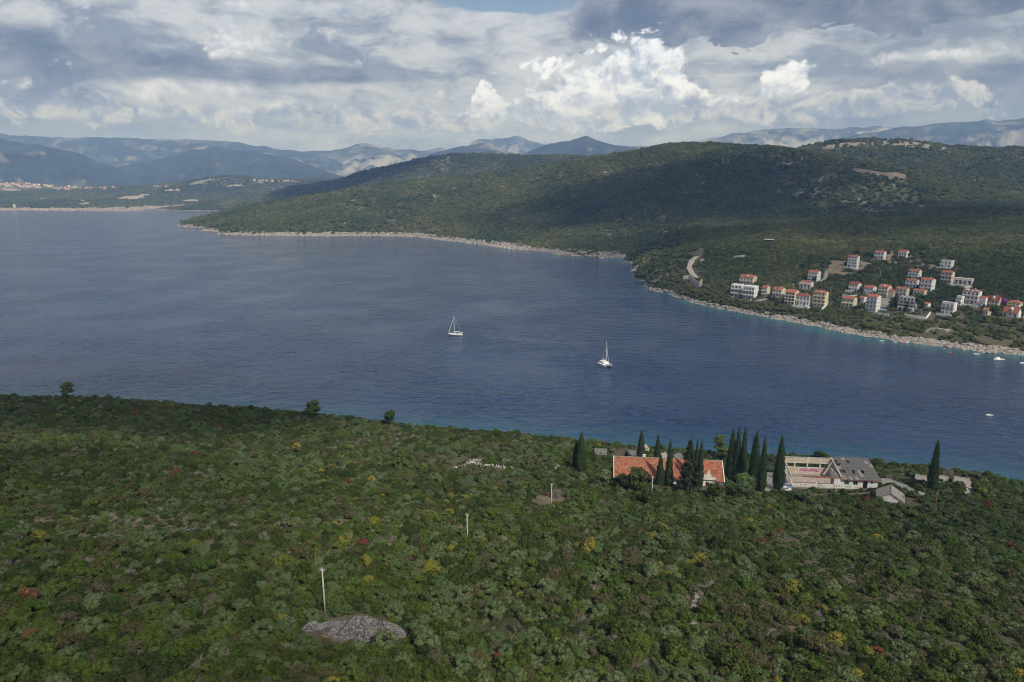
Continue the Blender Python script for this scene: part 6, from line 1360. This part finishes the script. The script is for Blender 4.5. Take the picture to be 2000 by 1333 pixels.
# ------------------------------------------------------------------ unseen clouds added overhead to shade parts of the land, and the air
def shade_cloud_mat():
    m = bpy.data.materials.new('shade_cloud'); m.use_nodes = True; t = m.node_tree; t.nodes.clear(); MAT['shade_cloud'] = m
    out = t.nodes.new('ShaderNodeOutputMaterial'); tr = t.nodes.new('ShaderNodeBsdfTransparent'); df = t.nodes.new('ShaderNodeBsdfDiffuse'); tl = t.nodes.new('ShaderNodeBsdfTranslucent')
    df.inputs[0].default_value = (0.62, 0.76, 0.98, 1); tl.inputs[0].default_value = (0.58, 0.74, 0.98, 1)
    mx, m2 = t.nodes.new('ShaderNodeMixShader'), t.nodes.new('ShaderNodeMixShader'); m2.inputs[0].default_value = 0.5
    v = coords(t, 'Object'); sp = t.nodes.new('ShaderNodeSeparateXYZ'); t.links.new(v, sp.inputs[0]); x, y = Sk(t, sp.outputs[0]), Sk(t, sp.outputs[1])
    oi = t.nodes.new('ShaderNodeObjectInfo'); off = t.nodes.new('ShaderNodeVectorMath'); t.links.new(v, off.inputs[0]); t.links.new(oi.outputs['Location'], off.inputs[1])
    n = noise(t, off.outputs[0], 2.1, 5, 0.6)
    r = (x*x + y*y).f('SQRT') + (n - 0.5)*1.3
    t.links.new((r.sm(0.98, 0.45)*Sk(t, oi.outputs['Alpha'])).v, mx.inputs[0])
    L = t.links.new; L(df.outputs[0], m2.inputs[1]); L(tl.outputs[0], m2.inputs[2]); L(tr.outputs[0], mx.inputs[1]); L(m2.outputs[0], mx.inputs[2]); L(mx.outputs[0], out.inputs[0])
shade_cloud_mat()
CLOUD_Z = 1500.0
def shade_cloud(gx, gy, gz, a, b, rz=0.0, thick=0.72):
    k = (CLOUD_Z - gz)/_sd.z; iv, iff = ico()
    bm = bmesh.new(); bmesh.ops.create_icosphere(bm, subdivisions=4, radius=1.0); me = bpy.data.meshes.new('shade_cloud')
    for v in bm.verts:
        d = np.array(v.co); s = 1 + (float(fbm(np.array([d[0]*2+gx]), np.array([d[1]*2+gy]), 7, 4)[0])-0.5)*0.5
        v.co = Vector((d[0]*s, d[1]*s, (d[2]*1.3 if d[2] > 0 else d[2]*0.25)*s))
    bm.to_mesh(me); bm.free()
    o = link('shade_cloud', me, MAT['shade_cloud'], smooth=True); o.color = (1, 1, 1, thick); o.scale = (a, b, 90.0); o.rotation_euler = (0, 0, rz)
    o.location = (gx + _sd.x*k, gy + _sd.y*k, CLOUD_Z); return tag(o, kind='stuff')
for c in [(430, 1720, 130, 560, 300, 0.25, 0.85), (560, 1160, 50, 560, 300, -0.3, 0.55), (900, 1400, 80, 420, 230, 0.0, 0.6), (380, 720, 20, 300, 160, -0.7, 0.25), (-780, 3640, 100, 560, 330, 0.0, 0.97), (-1080, 3900, 30, 320, 200, 0.2, 0.9), (-240, 345, 20, 200, 75, -0.12), (-95, 105, 60, 95, 60, 0.0, 0.35), (190, 150, 45, 60, 70, 0.0, 0.3)]: shade_cloud(*c)
def haze():
    m = bpy.data.materials.new('haze'); m.use_nodes = True; t = m.node_tree; t.nodes.clear()
    out = t.nodes.new('ShaderNodeOutputMaterial'); pv = t.nodes.new('ShaderNodeVolumePrincipled'); t.links.new(pv.outputs[0], out.inputs['Volume'])
    pv.inputs['Color'].default_value = (0.27, 0.47, 1.0, 1); pv.inputs['Density'].default_value = 9.0e-5
    pv.inputs['Absorption Color'].default_value = (1, 1, 1, 1)
    s = 16500.0; o = MB().box(-s, s, -s, s, -31.0, 1260.0).build('haze', m); tag(o, kind='stuff')
haze()
